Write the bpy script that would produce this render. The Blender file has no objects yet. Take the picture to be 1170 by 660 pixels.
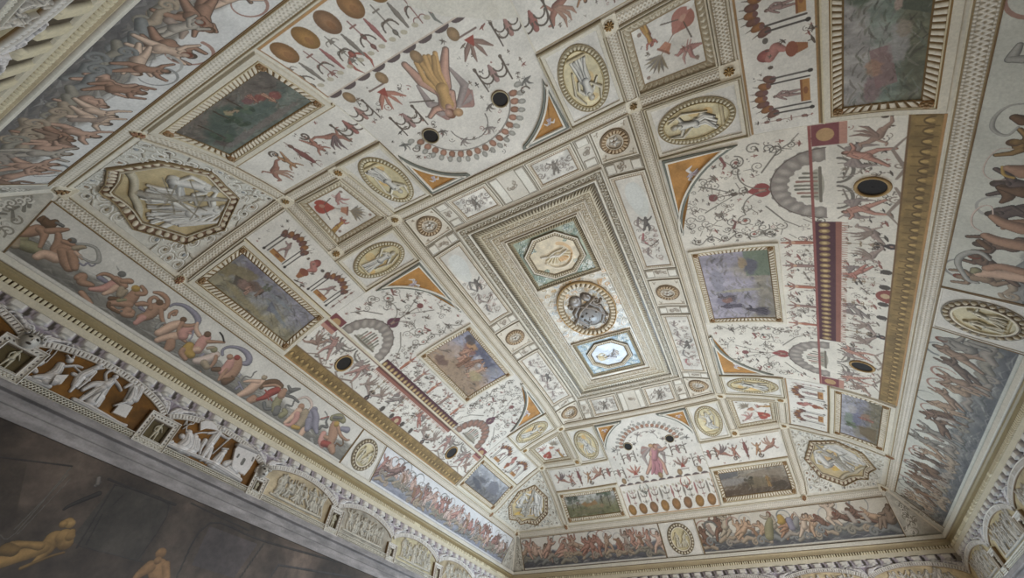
import bpy, math, random
import numpy as np
PI=math.pi
C=bpy.context.scene.collection
# ------------------------------------------------------------------ the hall, in half-room units (1 unit = 2 m), z = 0 at the edge of the central field
U=2.0; Z0=7.4
EX,EY,ZE,ZF=2.334,3.16,-.7438,-1.1444
WW=dict(L=2.509,R=2.6543,N=3.4149,F=3.4391)
B0=1.819
T=np.array([-1.0,-.372,0,.549,.95,1.3343]);Z=np.array([.145,.1196,0,-.1902,-.415,-.7438])
_d=np.diff(Z)/np.diff(T);_m=np.zeros(6)
for i in range(1,5):
    w1=2*(T[i+1]-T[i])+(T[i]-T[i-1]);w2=(T[i+1]-T[i])+2*(T[i]-T[i-1]);_m[i]=(w1+w2)/(w1/_d[i-1]+w2/_d[i])
_m[5]=-1.0
def zp(t):
    t=np.clip(t,T[0],T[-1]);i=np.clip(np.searchsorted(T,t)-1,0,4);h=T[i+1]-T[i];u=(t-T[i])/h
    return (2*u**3-3*u*u+1)*Z[i]+(u**3-2*u*u+u)*h*_m[i]+(-2*u**3+3*u*u)*Z[i+1]+(u**3-u*u)*h*_m[i+1]
def zs(x,y):
    a=np.abs(x)-1;b=(np.abs(y)-B0)*1.3343/1.341
    mx=np.maximum(a,b);k=.45*np.clip((mx-.6)/.25,0,1)*np.clip((1.3-mx)/.25,0,1)+1e-6
    h=np.maximum(k-np.abs(a-b),0)/k
    return zp(mx+h*h*k/4)
# the real vault is slightly out of square: small plan deviations at its measured joints
DEV=np.array([(-1,-1.819,-.006,.02),(1,-1.819,.002,-.002),(1,1.819,.004,-.015),(-1,1.819,-.009,-.032),(-.65,-1.44,-.005,.015),(-.65,1.44,.03,-.03),(.65,1.44,0,-.005),(-1,-2.368,-.014,-.001),(-1.549,-1.819,0,.002),(-1.549,-2.368,.002,.002),(1,-2.368,-.016,0),(1.549,-1.819,-.009,-.016),(1.549,1.819,.016,-.014),(1.549,2.368,.011,.01),(1,2.368,.022,-.001),(-1.549,1.819,-.001,-.005),(-1.549,2.368,.005,-.006),(-1,2.368,-.012,.009),(-2.334,-2.339,0,-.002),(-1.51,-3.16,.009,0),(-2.334,2.339,0,.04),(-1.51,3.16,-.016,0),(2.334,2.339,0,-.003),(1.51,3.16,.032,0)]
 +[(sx*2.334,sy*3.16,0,0) for sx in(-1,1) for sy in(-1,1)]+[(0,s*3.16,0,0) for s in(-1,1)]+[(s*2.334,0,0,0) for s in(-1,1)])
def _phi(r2): return r2*np.log(r2+1e-9)
_n=len(DEV);_K=_phi((DEV[:,None,0]-DEV[None,:,0])**2+(DEV[:,None,1]-DEV[None,:,1])**2)
_A=np.zeros((_n+3,_n+3));_A[:_n,:_n]=_K+np.eye(_n)*.02;_A[:_n,_n]=1;_A[:_n,_n+1:]=DEV[:,:2];_A[_n:,:_n]=_A[:_n,_n:].T
_S=np.linalg.solve(_A,np.vstack([DEV[:,2:],np.zeros((3,2))]))
def warp(x,y):
    sh=x.shape;x=x.ravel();y=y.ravel();ox=np.full(x.shape,_S[_n,0])+_S[_n+1,0]*x+_S[_n+2,0]*y;oy=np.full(x.shape,_S[_n,1])+_S[_n+1,1]*x+_S[_n+2,1]*y
    for k in range(_n):
        p=_phi((x-DEV[k,0])**2+(y-DEV[k,1])**2);ox+=p*_S[k,0];oy+=p*_S[k,1]
    f=np.clip(np.minimum((EX-np.abs(x))/.15,(EY-np.abs(y))/.15),0,1)
    return (x+ox*f).reshape(sh),(y+oy*f).reshape(sh)
def world(x,y,z): return np.stack([x*U,y*U,Z0+z*U],-1)
# charts: local (U right, V down as seen from inside the hall, in hundredths of a unit) -> world position, inward normal
def side_xy(side,u,o):       # u along, o distance from the hall's middle
    if side=='L': return -o,u
    if side=='R': return o,-u
    if side=='N': return -u,-o
    return u,o
class Vault:
    def __init__(s,side): s.side=side
    def xy(s,a,b):
        a=np.asarray(a,float)/100;b=np.asarray(b,float)/100
        if s.side=='C': return a,b
        if len(s.side)==2: return (a*(1 if s.side[0]=='+' else -1),b*(1 if s.side[1]=='+' else -1))
        x,y=side_xy(s.side,a,b+(1 if s.side in 'LR' else B0));return x+0*y,y+0*x
    def pos(s,a,b):
        x,y=warp(*s.xy(a,b));return world(x,y,zs(x,y))
    def __call__(s,a,b):
        P=s.pos(a,b);e=.8
        du=s.pos(a+e,b)-s.pos(a-e,b);dv=s.pos(a,b+e)-s.pos(a,b-e)
        n=np.cross(du,dv);n/=np.linalg.norm(n,axis=-1,keepdims=True)+1e-12
        n*=np.where(n[...,2:]>0,-1,1);return P,n
class Edge:
    """runs over the angle between vault (V < 133.4) and frieze"""
    def __init__(s,side): s.side=side;s.v=Vault(side);s.lim=(EX-1)*100 if side in 'LR' else (EY-B0)*100
    def pos(s,a,b):
        a=np.asarray(a,float)+0*np.asarray(b,float);b=np.asarray(b,float)+0*a;P=s.v.pos(a,np.minimum(b,s.lim));Q,_=Frieze(s.side)(a,np.maximum(b-s.lim,0));return np.where((b>s.lim)[...,None],Q,P)
    def __call__(s,a,b):
        P=s.pos(a,b);e=2.;du=s.pos(a+e,b)-s.pos(a-e,b);dv=s.pos(a,b+e)-s.pos(a,b-e);n=np.cross(du,dv);n/=np.linalg.norm(n,axis=-1,keepdims=True)+1e-12
        return P,n*np.where(n[...,2:]>0,-1,1)
FH=46.
class Frieze:
    def __init__(s,side): s.side=side
    def __call__(s,a,b):
        a=np.asarray(a,float)/100;h=np.asarray(b,float)/FH
        E=EX if s.side in 'LR' else EY;W_=WW[s.side]
        x,y=side_xy(s.side,a+0*h,E+(W_-E)*h+0*a);P=world(x,y,ZE+(ZF-ZE)*h+0*x)
        nx,ny=side_xy(s.side,0.,-(ZE-ZF));n=np.array([nx,ny,-(W_-E)]);n/=np.linalg.norm(n)
        return P,np.broadcast_to(n,P.shape)
class Wall:
    def __init__(s,side,off=0): s.side=side;s.off=off
    def __call__(s,a,b):
        a=np.asarray(a,float)/100;z=ZF-np.asarray(b,float)/100
        x,y=side_xy(s.side,a+0*z,WW[s.side]-s.off+0*a);P=world(x,y,z+0*a)
        nx,ny=side_xy(s.side,0.,-1.);return P,np.broadcast_to(np.array([nx,ny,0.]),P.shape)
# ------------------------------------------------------------------ camera (also used to choose mesh fineness and to trace motifs onto the wall planes)
CP=np.array([0.8072467,-2.9090899,-2.8690589]);FPX=465.1054
CR=np.array([[0.8901942041,0.3103278416,0.3335429653],[0.4529647002,-0.6812436209,-0.5750913923],[0.0487571469,0.6630262135,-0.747006681]])
def pix(P):
    X=np.stack([P[...,0]/U,P[...,1]/U,(P[...,2]-Z0)/U],-1);d=(X-CP)@CR;z=np.minimum(d[...,2],-.05)
    return np.stack([585-FPX*d[...,0]/z,330+FPX*d[...,1]/z],-1)
def px_ray(px,py): return CR@np.array([(px-585)/FPX,-(py-330)/FPX,-1.])
def px_chart(ch,px,py):
    """point of a wall or frieze chart met by a sight line"""
    d=px_ray(px,py);s=ch.side;ax=0 if s in 'LR' else 1;sg=-1 if s in 'LN' else 1
    if isinstance(ch,Wall):
        t=(sg*(WW[s]-ch.off)-CP[ax])/d[ax];p=CP+t*d;v=(ZF-p[2])*100
    else:
        E=EX if ax==0 else EY;b=(WW[s]-E)/(ZF-ZE);n=np.zeros(3);n[ax]=sg;n[2]=-b
        t=(E-b*ZE-n@CP)/(n@d);p=CP+t*d;v=(p[2]-ZE)/(ZF-ZE)*FH
    a=p[1-ax]*100
    return (a if s in 'LF' else -a),v
# ------------------------------------------------------------------ colours and materials
def hx(c):
    if isinstance(c,str): c=tuple(int(c[i:i+2],16)/255 for i in (0,2,4))
    return np.array(c[:3],float)
def lin(c): return np.where(c<=.04045,c/12.92,((np.maximum(c,0)+.055)/1.055)**2.4)
def node_mat(name,rough=.6,spec=.3,bump=.0,scale=6.,mott=.12,color=None,emit=None):
    m=bpy.data.materials.new(name);m.use_nodes=True;nt=m.node_tree;N=nt.nodes;L=nt.links;b=N['Principled BSDF']
    b.inputs['Roughness'].default_value=rough;b.inputs['Specular IOR Level'].default_value=spec
    tc=N.new('ShaderNodeTexCoord')
    if color is None:
        at=N.new('ShaderNodeAttribute');at.attribute_name='paint';src=at.outputs['Color']
    else:
        r=N.new('ShaderNodeRGB');r.outputs[0].default_value=(*lin(hx(color)),1);src=r.outputs[0]
    nz=N.new('ShaderNodeTexNoise');nz.inputs['Scale'].default_value=scale;nz.inputs['Detail'].default_value=6;nz.inputs['Roughness'].default_value=.65
    g=N.new('ShaderNodeNewGeometry');L.new(g.outputs['Position'],nz.inputs['Vector'])
    mr=N.new('ShaderNodeMapRange');mr.inputs[1].default_value=.3;mr.inputs[2].default_value=.7;mr.inputs[3].default_value=1-mott;mr.inputs[4].default_value=1+mott*.4
    L.new(nz.outputs['Fac'],mr.inputs[0])
    n3=N.new('ShaderNodeTexNoise');n3.inputs['Scale'].default_value=scale*13;n3.inputs['Detail'].default_value=5;n3.inputs['Roughness'].default_value=.7;L.new(g.outputs['Position'],n3.inputs['Vector'])
    m3=N.new('ShaderNodeMapRange');m3.inputs[1].default_value=.3;m3.inputs[2].default_value=.7;m3.inputs[3].default_value=.86;m3.inputs[4].default_value=1.1;L.new(n3.outputs['Fac'],m3.inputs[0])
    mm=N.new('ShaderNodeMath');mm.operation='MULTIPLY';L.new(mr.outputs[0],mm.inputs[0]);L.new(m3.outputs[0],mm.inputs[1])
    mx=N.new('ShaderNodeVectorMath');mx.operation='MULTIPLY';L.new(src,mx.inputs[0]);L.new(mm.outputs[0],mx.inputs[1]);L.new(mx.outputs[0],b.inputs['Base Color'])
    if bump:
        n2=N.new('ShaderNodeTexNoise');n2.inputs['Scale'].default_value=scale*9;n2.inputs['Detail'].default_value=4;L.new(g.outputs['Position'],n2.inputs['Vector'])
        bp=N.new('ShaderNodeBump');bp.inputs['Strength'].default_value=bump;bp.inputs['Distance'].default_value=.01;L.new(n2.outputs['Fac'],bp.inputs['Height']);L.new(bp.outputs[0],b.inputs['Normal'])
    if emit: b.inputs['Emission Color'].default_value=(*emit[0],1);b.inputs['Emission Strength'].default_value=emit[1]
    return m
M_F=node_mat('fresco',.62,.25,.25,3.,.13)
M_S=node_mat('stucco',.5,.3,.2,3.,.1)
M_G=node_mat('glazed_stucco',.3,.75,.15,3.,.08)
M_P=node_mat('plaster',.7,.2,.2,1.2,.12,'D6CFC0')
M_D=node_mat('dark_fresco',.55,.3,.2,2.,.2)
M_FL=node_mat('terracotta_floor',.35,.4,.1,1.,.2,'9A8674')
# ------------------------------------------------------------------ mesh from grid
def smoothstep(a,b,x):
    t=np.clip((x-a)/(b-a),0,1);return t*t*(3-2*t)
def fbm(x,y,seed=0,octv=4,base=8.):
    rng=np.random.RandomState(int(abs(seed)));tab=rng.rand(64,64);v=np.zeros(np.shape(x));amp=1;tot=0;f=1/base
    for o in range(octv):
        X=np.asarray(x)*f+17.3*o+100;Y=np.asarray(y)*f+9.1*o+100;xi=np.floor(X).astype(int);yi=np.floor(Y).astype(int);u=X-xi;w=Y-yi;u=u*u*(3-2*u);w=w*w*(3-2*w)
        a=tab[xi%64,yi%64];b=tab[(xi+1)%64,yi%64];c_=tab[xi%64,(yi+1)%64];d=tab[(xi+1)%64,(yi+1)%64]
        v+=amp*((a*(1-u)+b*u)*(1-w)+(c_*(1-u)+d*u)*w);tot+=amp;amp*=.55;f*=2.1
    return v/tot
def link(o,parent=None):
    C.objects.link(o)
    if parent is not None: o.parent=parent
    return o
def raw_mesh(name,V,F,col,mat,parent=None,smooth=True):
    """V (n,3) world, F (m,4); only used vertices kept"""
    used=np.unique(F);re=np.full(len(V),-1);re[used]=np.arange(len(used));V=V[used];F=re[F]
    if col is not None: col=col[used]
    if parent is not None: V=V-np.array(parent.location)
    me=bpy.data.meshes.new(name);me.vertices.add(len(V));me.vertices.foreach_set('co',V.astype(np.float32).ravel())
    me.loops.add(F.size);me.loops.foreach_set('vertex_index',F.astype(np.int32).ravel())
    me.polygons.add(len(F));me.polygons.foreach_set('loop_start',np.arange(0,F.size,4,dtype=np.int32));me.polygons.foreach_set('loop_total',np.full(len(F),4,np.int32))
    me.polygons.foreach_set('use_smooth',np.full(len(F),smooth))
    me.update(calc_edges=True)
    if col is not None:
        ca=me.color_attributes.new('paint','FLOAT_COLOR','POINT');c4=np.ones((len(V),4),np.float32);c4[:,:3]=lin(np.clip(col,0,1));ca.data.foreach_set('color',c4.ravel())
    me.materials.append(mat);o=bpy.data.objects.new(name,me);return link(o,parent)
def grid_faces(n,m,closed=False):
    i=np.arange(n-1)[:,None]*m;j=np.arange(m-1)[None,:];a=i+j
    F=np.stack([a,a+1,a+m+1,a+m],-1).reshape(-1,4)
    if closed:
        i=np.arange(n-1)*m;F=np.vstack([F,np.stack([i+m-1,i,i+m,i+2*m-1],-1)])
    return F
def grid_obj(name,ch,A,B,H,col,mat,parent=None,closed=False,mask=None,skirt=.014,skirt_cols=True):
    """A,B local coords (n,m); H height in metres above the chart; col (n,m,3)"""
    if skirt:
        pr=(1,1);pc=(0,0) if closed or not skirt_cols else (1,1)
        A=np.pad(A,(pr,pc),'edge');B=np.pad(B,(pr,pc),'edge');H=np.pad(H,(pr,pc),'edge').copy();col=np.pad(col,(pr,pc,(0,0)),'edge')
        H[0]=H[-1]=-skirt
        if not closed and skirt_cols: H[:,0]=H[:,-1]=-skirt
        if mask is not None: mask=np.pad(mask,(pr,pc),'edge')
    P,n=ch(A,B);P=P+n*H[...,None];r,c_=A.shape;F=grid_faces(r,c_,closed);V=P.reshape(-1,3)
    k=(r//2)*c_+c_//2;k=min(k,len(V)-c_-2);f=np.array([k,k+1,k+c_+1,k+c_])
    q=np.cross(V[f[2]]-V[f[0]],V[f[3]]-V[f[1]])
    if q@n.reshape(-1,3)[k]<0: F=F[:,::-1]
    if mask is None: return raw_mesh(name,V,F,col.reshape(-1,3),mat,parent)
    mk=mask.ravel()[F].any(1);return [(V,F[~mk],col.reshape(-1,3)),(V,F[mk],col.reshape(-1,3))]
DENS=.8
def adapt(g,ch,dens=1.,lo=(3,3),cap=260000,kmax=1800):
    """g(v,u)->A,B on parameter grids; returns parameter values spaced by apparent size, coarse where nothing is seen"""
    ku,kv=49,17;u=np.linspace(0,1,ku);v=np.linspace(0,1,kv);A,B=g(v[:,None],u[None,:]);P,_=ch(A,B);d3=np.stack([P[...,0]/U,P[...,1]/U,(P[...,2]-Z0)/U],-1)-CP
    z=-(d3@CR)[...,2];q=pix(P);ok=(z>.12)&(q[...,0]>-40)&(q[...,0]<1210)&(q[...,1]>-40)&(q[...,1]<700)
    def one(ax):
        L=np.linalg.norm(np.diff(q,axis=ax),axis=-1);sl=[slice(None)]*2;sl2=[slice(None)]*2;sl[ax]=slice(1,None);sl2[ax]=slice(None,-1);k=ok[tuple(sl)]|ok[tuple(sl2)]
        k3=(z[tuple(sl)]>.12)&(z[tuple(sl2)]>.12);L=np.where(k&k3,np.minimum(L,400),0);W3=np.linalg.norm(np.diff(P,axis=ax),axis=-1)*6
        w=np.maximum(L*dens/DENS,W3).max(1-ax);return w
    wu=one(1);wv=one(0);nu=max(lo[1],min(kmax,int(wu.sum())+2));nv=max(lo[0],min(kmax,int(wv.sum())+2))
    if nu*nv>cap: r=math.sqrt(cap/(nu*nv));nu=max(lo[1],int(nu*r));nv=max(lo[0],int(nv*r))
    def inv(w,n,x): c=np.r_[0,np.cumsum(w+w.sum()*1e-3)];return np.interp(np.linspace(0,c[-1],n),c,x)
    return inv(wv,nv,v),inv(wu,nu,u)
# ------------------------------------------------------------------ things
def thing(name,label,cat,ch,u,v,group=None,kind=None):
    P,_=ch(np.array([float(u)]),np.array([float(v)]));o=bpy.data.objects.new(name,None);o.empty_display_size=.1;o.location=[float(a) for a in P[0]];link(o)
    return tag(o,label,cat,group,kind)
def tag(o,label,cat,group=None,kind=None):
    o['label']=label;o['category']=cat
    if group: o['group']=group
    if kind: o['kind']=kind
    return o
# ------------------------------------------------------------------ painting / modelling canvas
class Canvas:
    def __init__(s,ch,A,B,base,h0=.004):
        s.ch=ch;s.A=A;s.B=B;s.X=A.ravel();s.Y=B.ravel();s.c=np.tile(hx(base),(s.X.size,1));s.h=np.full(s.X.size,float(h0));s.h0=h0;s.m=np.zeros(s.X.size,bool)
        dx=np.abs(np.diff(A,axis=1)).mean()+np.abs(np.diff(B,axis=1)).mean();dy=np.abs(np.diff(A,axis=0)).mean()+np.abs(np.diff(B,axis=0)).mean();s.px=max(.05,.55*(dx+dy)/2)
    def idx(s,x0,x1,y0,y1): return np.flatnonzero((s.X>x0)&(s.X<x1)&(s.Y>y0)&(s.Y<y1))
    def put(s,i,al,col,h=None,shade=None,fig=False):
        al=al[:,None];c=hx(col)
        if shade is not None: c=c*shade[:,None]
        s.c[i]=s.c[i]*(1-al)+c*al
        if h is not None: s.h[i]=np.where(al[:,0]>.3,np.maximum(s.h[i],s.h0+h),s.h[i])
        if fig: s.m[i]|=al[:,0]>.4
    def st(s,pts,col,a=1.,h=0.,sh=.0,fig=None):
        """tapered stroke through (x,y,r); h modelled height in m; sh = form shading put into the colour"""
        pts=[(p[0],p[1],p[2]) for p in pts];R=max(p[2] for p in pts)+2*s.px
        i=s.idx(min(p[0] for p in pts)-R,max(p[0] for p in pts)+R,min(p[1] for p in pts)-R,max(p[1] for p in pts)+R)
        if not i.size: return
        X=s.X[i];Y=s.Y[i];best=np.full(i.size,-1e9);rel=np.ones(i.size);sy=np.zeros(i.size)
        if len(pts)==1: pts=pts*2
        for (x0,y0,r0),(x1,y1,r1) in zip(pts[:-1],pts[1:]):
            dx,dy=x1-x0,y1-y0;L2=dx*dx+dy*dy+1e-9;t=np.clip(((X-x0)*dx+(Y-y0)*dy)/L2,0,1);d=np.hypot(X-x0-t*dx,Y-y0-t*dy);r=r0+(r1-r0)*t
            v=r-d;k=v>best;best[k]=v[k];rr_=np.maximum(r,1e-3);rel[k]=(d/rr_)[k];sy[k]=((Y-y0-t*dy+.5*(X-x0-t*dx))/rr_)[k]
        al=np.clip(best/s.px+.5,0,1)*a;k=al>0.01;i=i[k]
        if not i.size: return
        rel=rel[k];al=al[k];sy=sy[k]
        s.put(i,al,col,h*np.sqrt(np.clip(1-rel*rel,0,1)) if h else None,1+sh*.25-sh*(.5*rel**2+.75*smoothstep(-.5,1.,sy)) if sh else None,(h>0) if fig is None else fig)  # rim and lower right side shaded in the colour, on stucco too
    def el(s,x,y,rx,ry,col,a=1.,rot=0.,h=0.,sh=0.,ring=0.,fig=None):
        R=max(rx,ry)+2*s.px;i=s.idx(x-R,x+R,y-R,y+R)
        if not i.size: return
        dx=s.X[i]-x;dy=s.Y[i]-y;c_,n_=math.cos(rot),math.sin(rot);p=(dx*c_+dy*n_)/rx;q=(-dx*n_+dy*c_)/ry;r=np.hypot(p,q);m=min(rx,ry)
        al=np.clip((1-r)*m/s.px+.5,0,1)
        if ring: al=al*np.clip((r-(1-ring/m))*m/s.px+.5,0,1)
        al*=a;k=al>.01;s.put(i[k],al[k],col,h*np.sqrt(np.clip(1-r[k]**2,0,1)) if h else None,1-sh*.75*smoothstep(.1,1.,r[k]) if sh else None,(h>0) if fig is None else fig)  # form shading: rim darkened in the colour
    def soft(s,x,y,rx,ry,col,a=.7,rot=0.,seed=0):
        R=max(rx,ry)*1.5;i=s.idx(x-R,x+R,y-R,y+R)
        if not i.size: return
        dx=s.X[i]-x;dy=s.Y[i]-y;c_,n_=math.cos(rot),math.sin(rot);r=np.hypot((dx*c_+dy*n_)/rx,(-dx*n_+dy*c_)/ry)+(fbm(s.X[i],s.Y[i],seed,3,max(min(rx,ry),.5))-.5)*.9
        al=smoothstep(1.15,.7,r)*a;s.put(i,al,col,None,1-.25*(fbm(s.X[i]*1.7,s.Y[i],seed+3,3,max(min(rx,ry)*.5,.4))-.3))
    def poly(s,P,col,a=1.,h=0.,fig=None):
        P=np.array(P,float);i=s.idx(P[:,0].min()-s.px,P[:,0].max()+s.px,P[:,1].min()-s.px,P[:,1].max()+s.px)
        if not i.size: return
        X=s.X[i];Y=s.Y[i];ins=np.zeros(i.size,bool);dm=np.full(i.size,1e9)
        for (x0,y0),(x1,y1) in zip(P,np.roll(P,-1,0)):
            ins^=((y0>Y)!=(y1>Y))&(X<(x1-x0)*(Y-y0)/(y1-y0+1e-12)+x0)
            dx,dy=x1-x0,y1-y0;t=np.clip(((X-x0)*dx+(Y-y0)*dy)/(dx*dx+dy*dy+1e-9),0,1);dm=np.minimum(dm,np.hypot(X-x0-t*dx,Y-y0-t*dy))
        al=np.clip(np.where(ins,dm,-dm)/s.px+.5,0,1)*a;k=al>.01
        s.put(i[k],al[k],col,np.full(k.sum(),h) if h else None,None,(h>0) if fig is None else fig)
    def wash(s,fn):   # fn(X,Y,c)->c
        s.c=fn(s.X,s.Y,s.c)
    def mottle(s,amt=.06,base=10.,seed=1,col=None):
        f=fbm(s.X,s.Y,seed,4,base)[:,None]-.5
        s.c=s.c*(1+amt*2*f) if col is None else s.c*(1-np.clip(f*amt*4,0,1))+hx(col)*np.clip(f*amt*4,0,1)
    def arc(s,x,y,r,a0,a1,w,col,n=14,w1=None,a=1.,h=0.,ry=None,sh=0.):
        ry=ry or r;w1=w if w1 is None else w1
        s.st([(x+r*math.cos(a0+(a1-a0)*k/n),y+ry*math.sin(a0+(a1-a0)*k/n),w+(w1-w)*k/n) for k in range(n+1)],col,a,h,sh)
    def spiral(s,x,y,r,turns,w,col,a0=0.,dirn=1,h=0.,a=1.,sh=0.):
        n=int(10*turns)+4
        s.st([(x+r*(1-k/n*.88)*math.cos(a0+dirn*turns*2*PI*k/n),y+r*(1-k/n*.88)*math.sin(a0+dirn*turns*2*PI*k/n),w*(1-.45*k/n)) for k in range(n+1)],col,a,h,sh)
    def px_strokes(s,txt):
        """traced strokes: '@x0 y0 k' sets the origin and scale, 'c/h/shade: x,y,r x,y,r' draws; each block gets its contours first"""
        ox=oy=0;k=1;blk=[]
        def flush():
            for col,h,sh,pts,poly in blk:
                if not poly and not h and len(pts)>1 and max(p[2] for p in pts)>.9: s.st([(p[0],p[1],p[2]+.22) for p in pts],tuple(hx(col)*.55),.9)
            for col,h,sh,pts,poly in blk:
                if poly: s.poly([p[:2] for p in pts],col,1.,h)
                else:
                    s.st(pts,col,1.,h,sh)
                    R=max(p[2] for p in pts)
                    if h and R>.7:
                        for f in (-.45,.1,.6): s.st([(p[0]+f*p[2],p[1]+f*.3*p[2],p[2]*.09) for p in pts],tuple(hx(col)*.74),.8)
            blk.clear()
        for ln in txt.strip().split(';'):
            ln=ln.strip()
            if not ln: continue
            if ln[0]=='@': flush();ox,oy,k=[float(q) for q in ln[1:].split()];continue
            hd,body=ln.split(':');hd=hd.split('/');col=PAL[hd[0]];h=float(hd[1]) if len(hd)>1 and hd[1] else 0.;sh=float(hd[2]) if len(hd)>2 else .35
            pts=[]
            for q in body.split():
                v=[float(w) for w in q.split(',')];px,py=ox+v[0]/k,oy+v[1]/k;p=px_chart(s.ch,px,py);p2=px_chart(s.ch,px+1,py);p3=px_chart(s.ch,px,py+1)
                sc=math.sqrt(abs((p2[0]-p[0])*(p3[1]-p[1])-(p2[1]-p[1])*(p3[0]-p[0])));pts.append((p[0],p[1],(v[2] if len(v)>2 else 1)/k*sc))
            if len(pts)>=3 and hd[0][0]!='_':   # round the bends
                Q=[pts[0]]+pts+[pts[-1]];S_=[]
                for j in range(1,len(Q)-2):
                    for t in (0,.25,.5,.75): S_.append(tuple(.5*(2*Q[j][c_]+(Q[j+1][c_]-Q[j-1][c_])*t+(2*Q[j-1][c_]-5*Q[j][c_]+4*Q[j+1][c_]-Q[j+2][c_])*t*t+(3*Q[j][c_]-Q[j-1][c_]-3*Q[j+1][c_]+Q[j+2][c_])*t**3) for c_ in range(3)))
                pts=S_+[pts[-1]]
            blk.append((col,h,sh,pts,hd[0][0]=='_'))
        flush()
    def build(s,name,mat,parent=None,fig=None,fig_mat=None,closed=False,fig_label=None,skirt_cols=True):
        if mat is M_F:   # pigment worn thin
            fd=.1 if name=='painted_ground' else .04;g=s.c.mean(1,keepdims=True);s.c=g+(s.c-g)*(.85 if name=='painted_ground' else .8);s.c=s.c*(1-fd)+hx('D4CEC2')*fd
        H=s.h.reshape(s.A.shape);col=s.c.reshape(*s.A.shape,3)
        if not fig or not s.m.any(): return grid_obj(name,s.ch,s.A,s.B,H,col,mat,parent,closed=closed,skirt_cols=skirt_cols)
        (V,F0,c_),(_,F1,_)=grid_obj(name,s.ch,s.A,s.B,H,col,mat,parent,closed=closed,mask=s.m.reshape(s.A.shape),skirt_cols=skirt_cols)
        o=raw_mesh(name,V,F0,c_,mat,parent)
        if len(F1):
            f=raw_mesh(fig,V,F1,c_,fig_mat or mat,parent)
            if fig_label: f['label']=fig_label
        return o
PAL=dict(f='C8A084',F='A67C60',b='6E5038',g='A09C92',G='6E6A64',s='8C8880',S='6A6864',w='E2DDD0',r='9C4438',p='C08878',y='B08A40',o='8C8460',k='2E2822',d='5A4C38',m='C8B0A0',v='86808C',W='CFC9C4',t='A08C70',n='B8A078',q='D8D2C4',z='6A4A1C',_W='CFC9C4',_s='8C8880',_G='6E6A64',_f='C8A084',_o='8C8460',_d='5A4C38',_r='9C4438')
def quad_cv(ch,u0,v0,u1,v1,base,h0=.004,dens=1.):
    g=lambda v,u:(u0+(u1-u0)*u+0*v,v0+(v1-v0)*v+0*u);v,u=adapt(g,ch,dens);return Canvas(ch,*g(v[:,None],u[None,:]),base,h0)
def poly_cv(ch,P,base,h0=.004,dens=1.,ctr=None):
    """star-shaped panel: polar grid"""
    P=np.array(P,float);c0=P.mean(0) if ctr is None else np.array(ctr,float);Q=np.vstack([P,P[:1]]);L=np.r_[0,np.cumsum(np.linalg.norm(np.diff(Q,axis=0),axis=1))]
    g=lambda v,u:(c0[0]+(np.interp(u*L[-1],L,Q[:,0])-c0[0])*(.012+.988*v),c0[1]+(np.interp(u*L[-1],L,Q[:,1])-c0[1])*(.012+.988*v))
    v,u=adapt(g,ch,dens,(4,max(12,2*len(P))));u=np.unique(np.r_[u[:-1],L[:-1]/L[-1]]);bx=np.interp(u*L[-1],L,Q[:,0]);by=np.interp(u*L[-1],L,Q[:,1]);r=len(v)
    t=np.linspace(.012,1,r)[:,None];cv=Canvas(ch,c0[0]+(bx-c0[0])*t,c0[1]+(by-c0[1])*t,base,h0);cv.polar=True;return cv
def circle(x,y,rx,ry=None,n=48,rot=0.): ry=ry or rx;return [(x+rx*math.cos(2*PI*k/n+rot),y+ry*math.sin(2*PI*k/n+rot)) for k in range(n)]
def rect(u0,v0,u1,v1): return [(u0,v0),(u1,v0),(u1,v1),(u0,v1)]
def offset(P,d,closed=True):
    """move a polyline inwards (closed) or to its left (open) by d"""
    P=np.array(P,float);n=len(P)
    if closed:
        ar=.5*np.sum(P[:,0]*np.roll(P[:,1],-1)-np.roll(P[:,0],-1)*P[:,1]);sg=1 if ar>0 else -1
        e=np.roll(P,-1,0)-P;e/=np.linalg.norm(e,axis=1,keepdims=True)+1e-12;nr=np.stack([-e[:,1],e[:,0]],1)*sg;a=np.roll(nr,1,0);b=nr
    else:
        e=np.diff(P,axis=0);e/=np.linalg.norm(e,axis=1,keepdims=True)+1e-12;nr=np.stack([-e[:,1],e[:,0]],1);a=np.vstack([nr[:1],nr]);b=np.vstack([nr,nr[-1:]])
    k=1/np.maximum(1+(a*b).sum(1),.3);return P+(a+b)*k[:,None]*d
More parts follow.
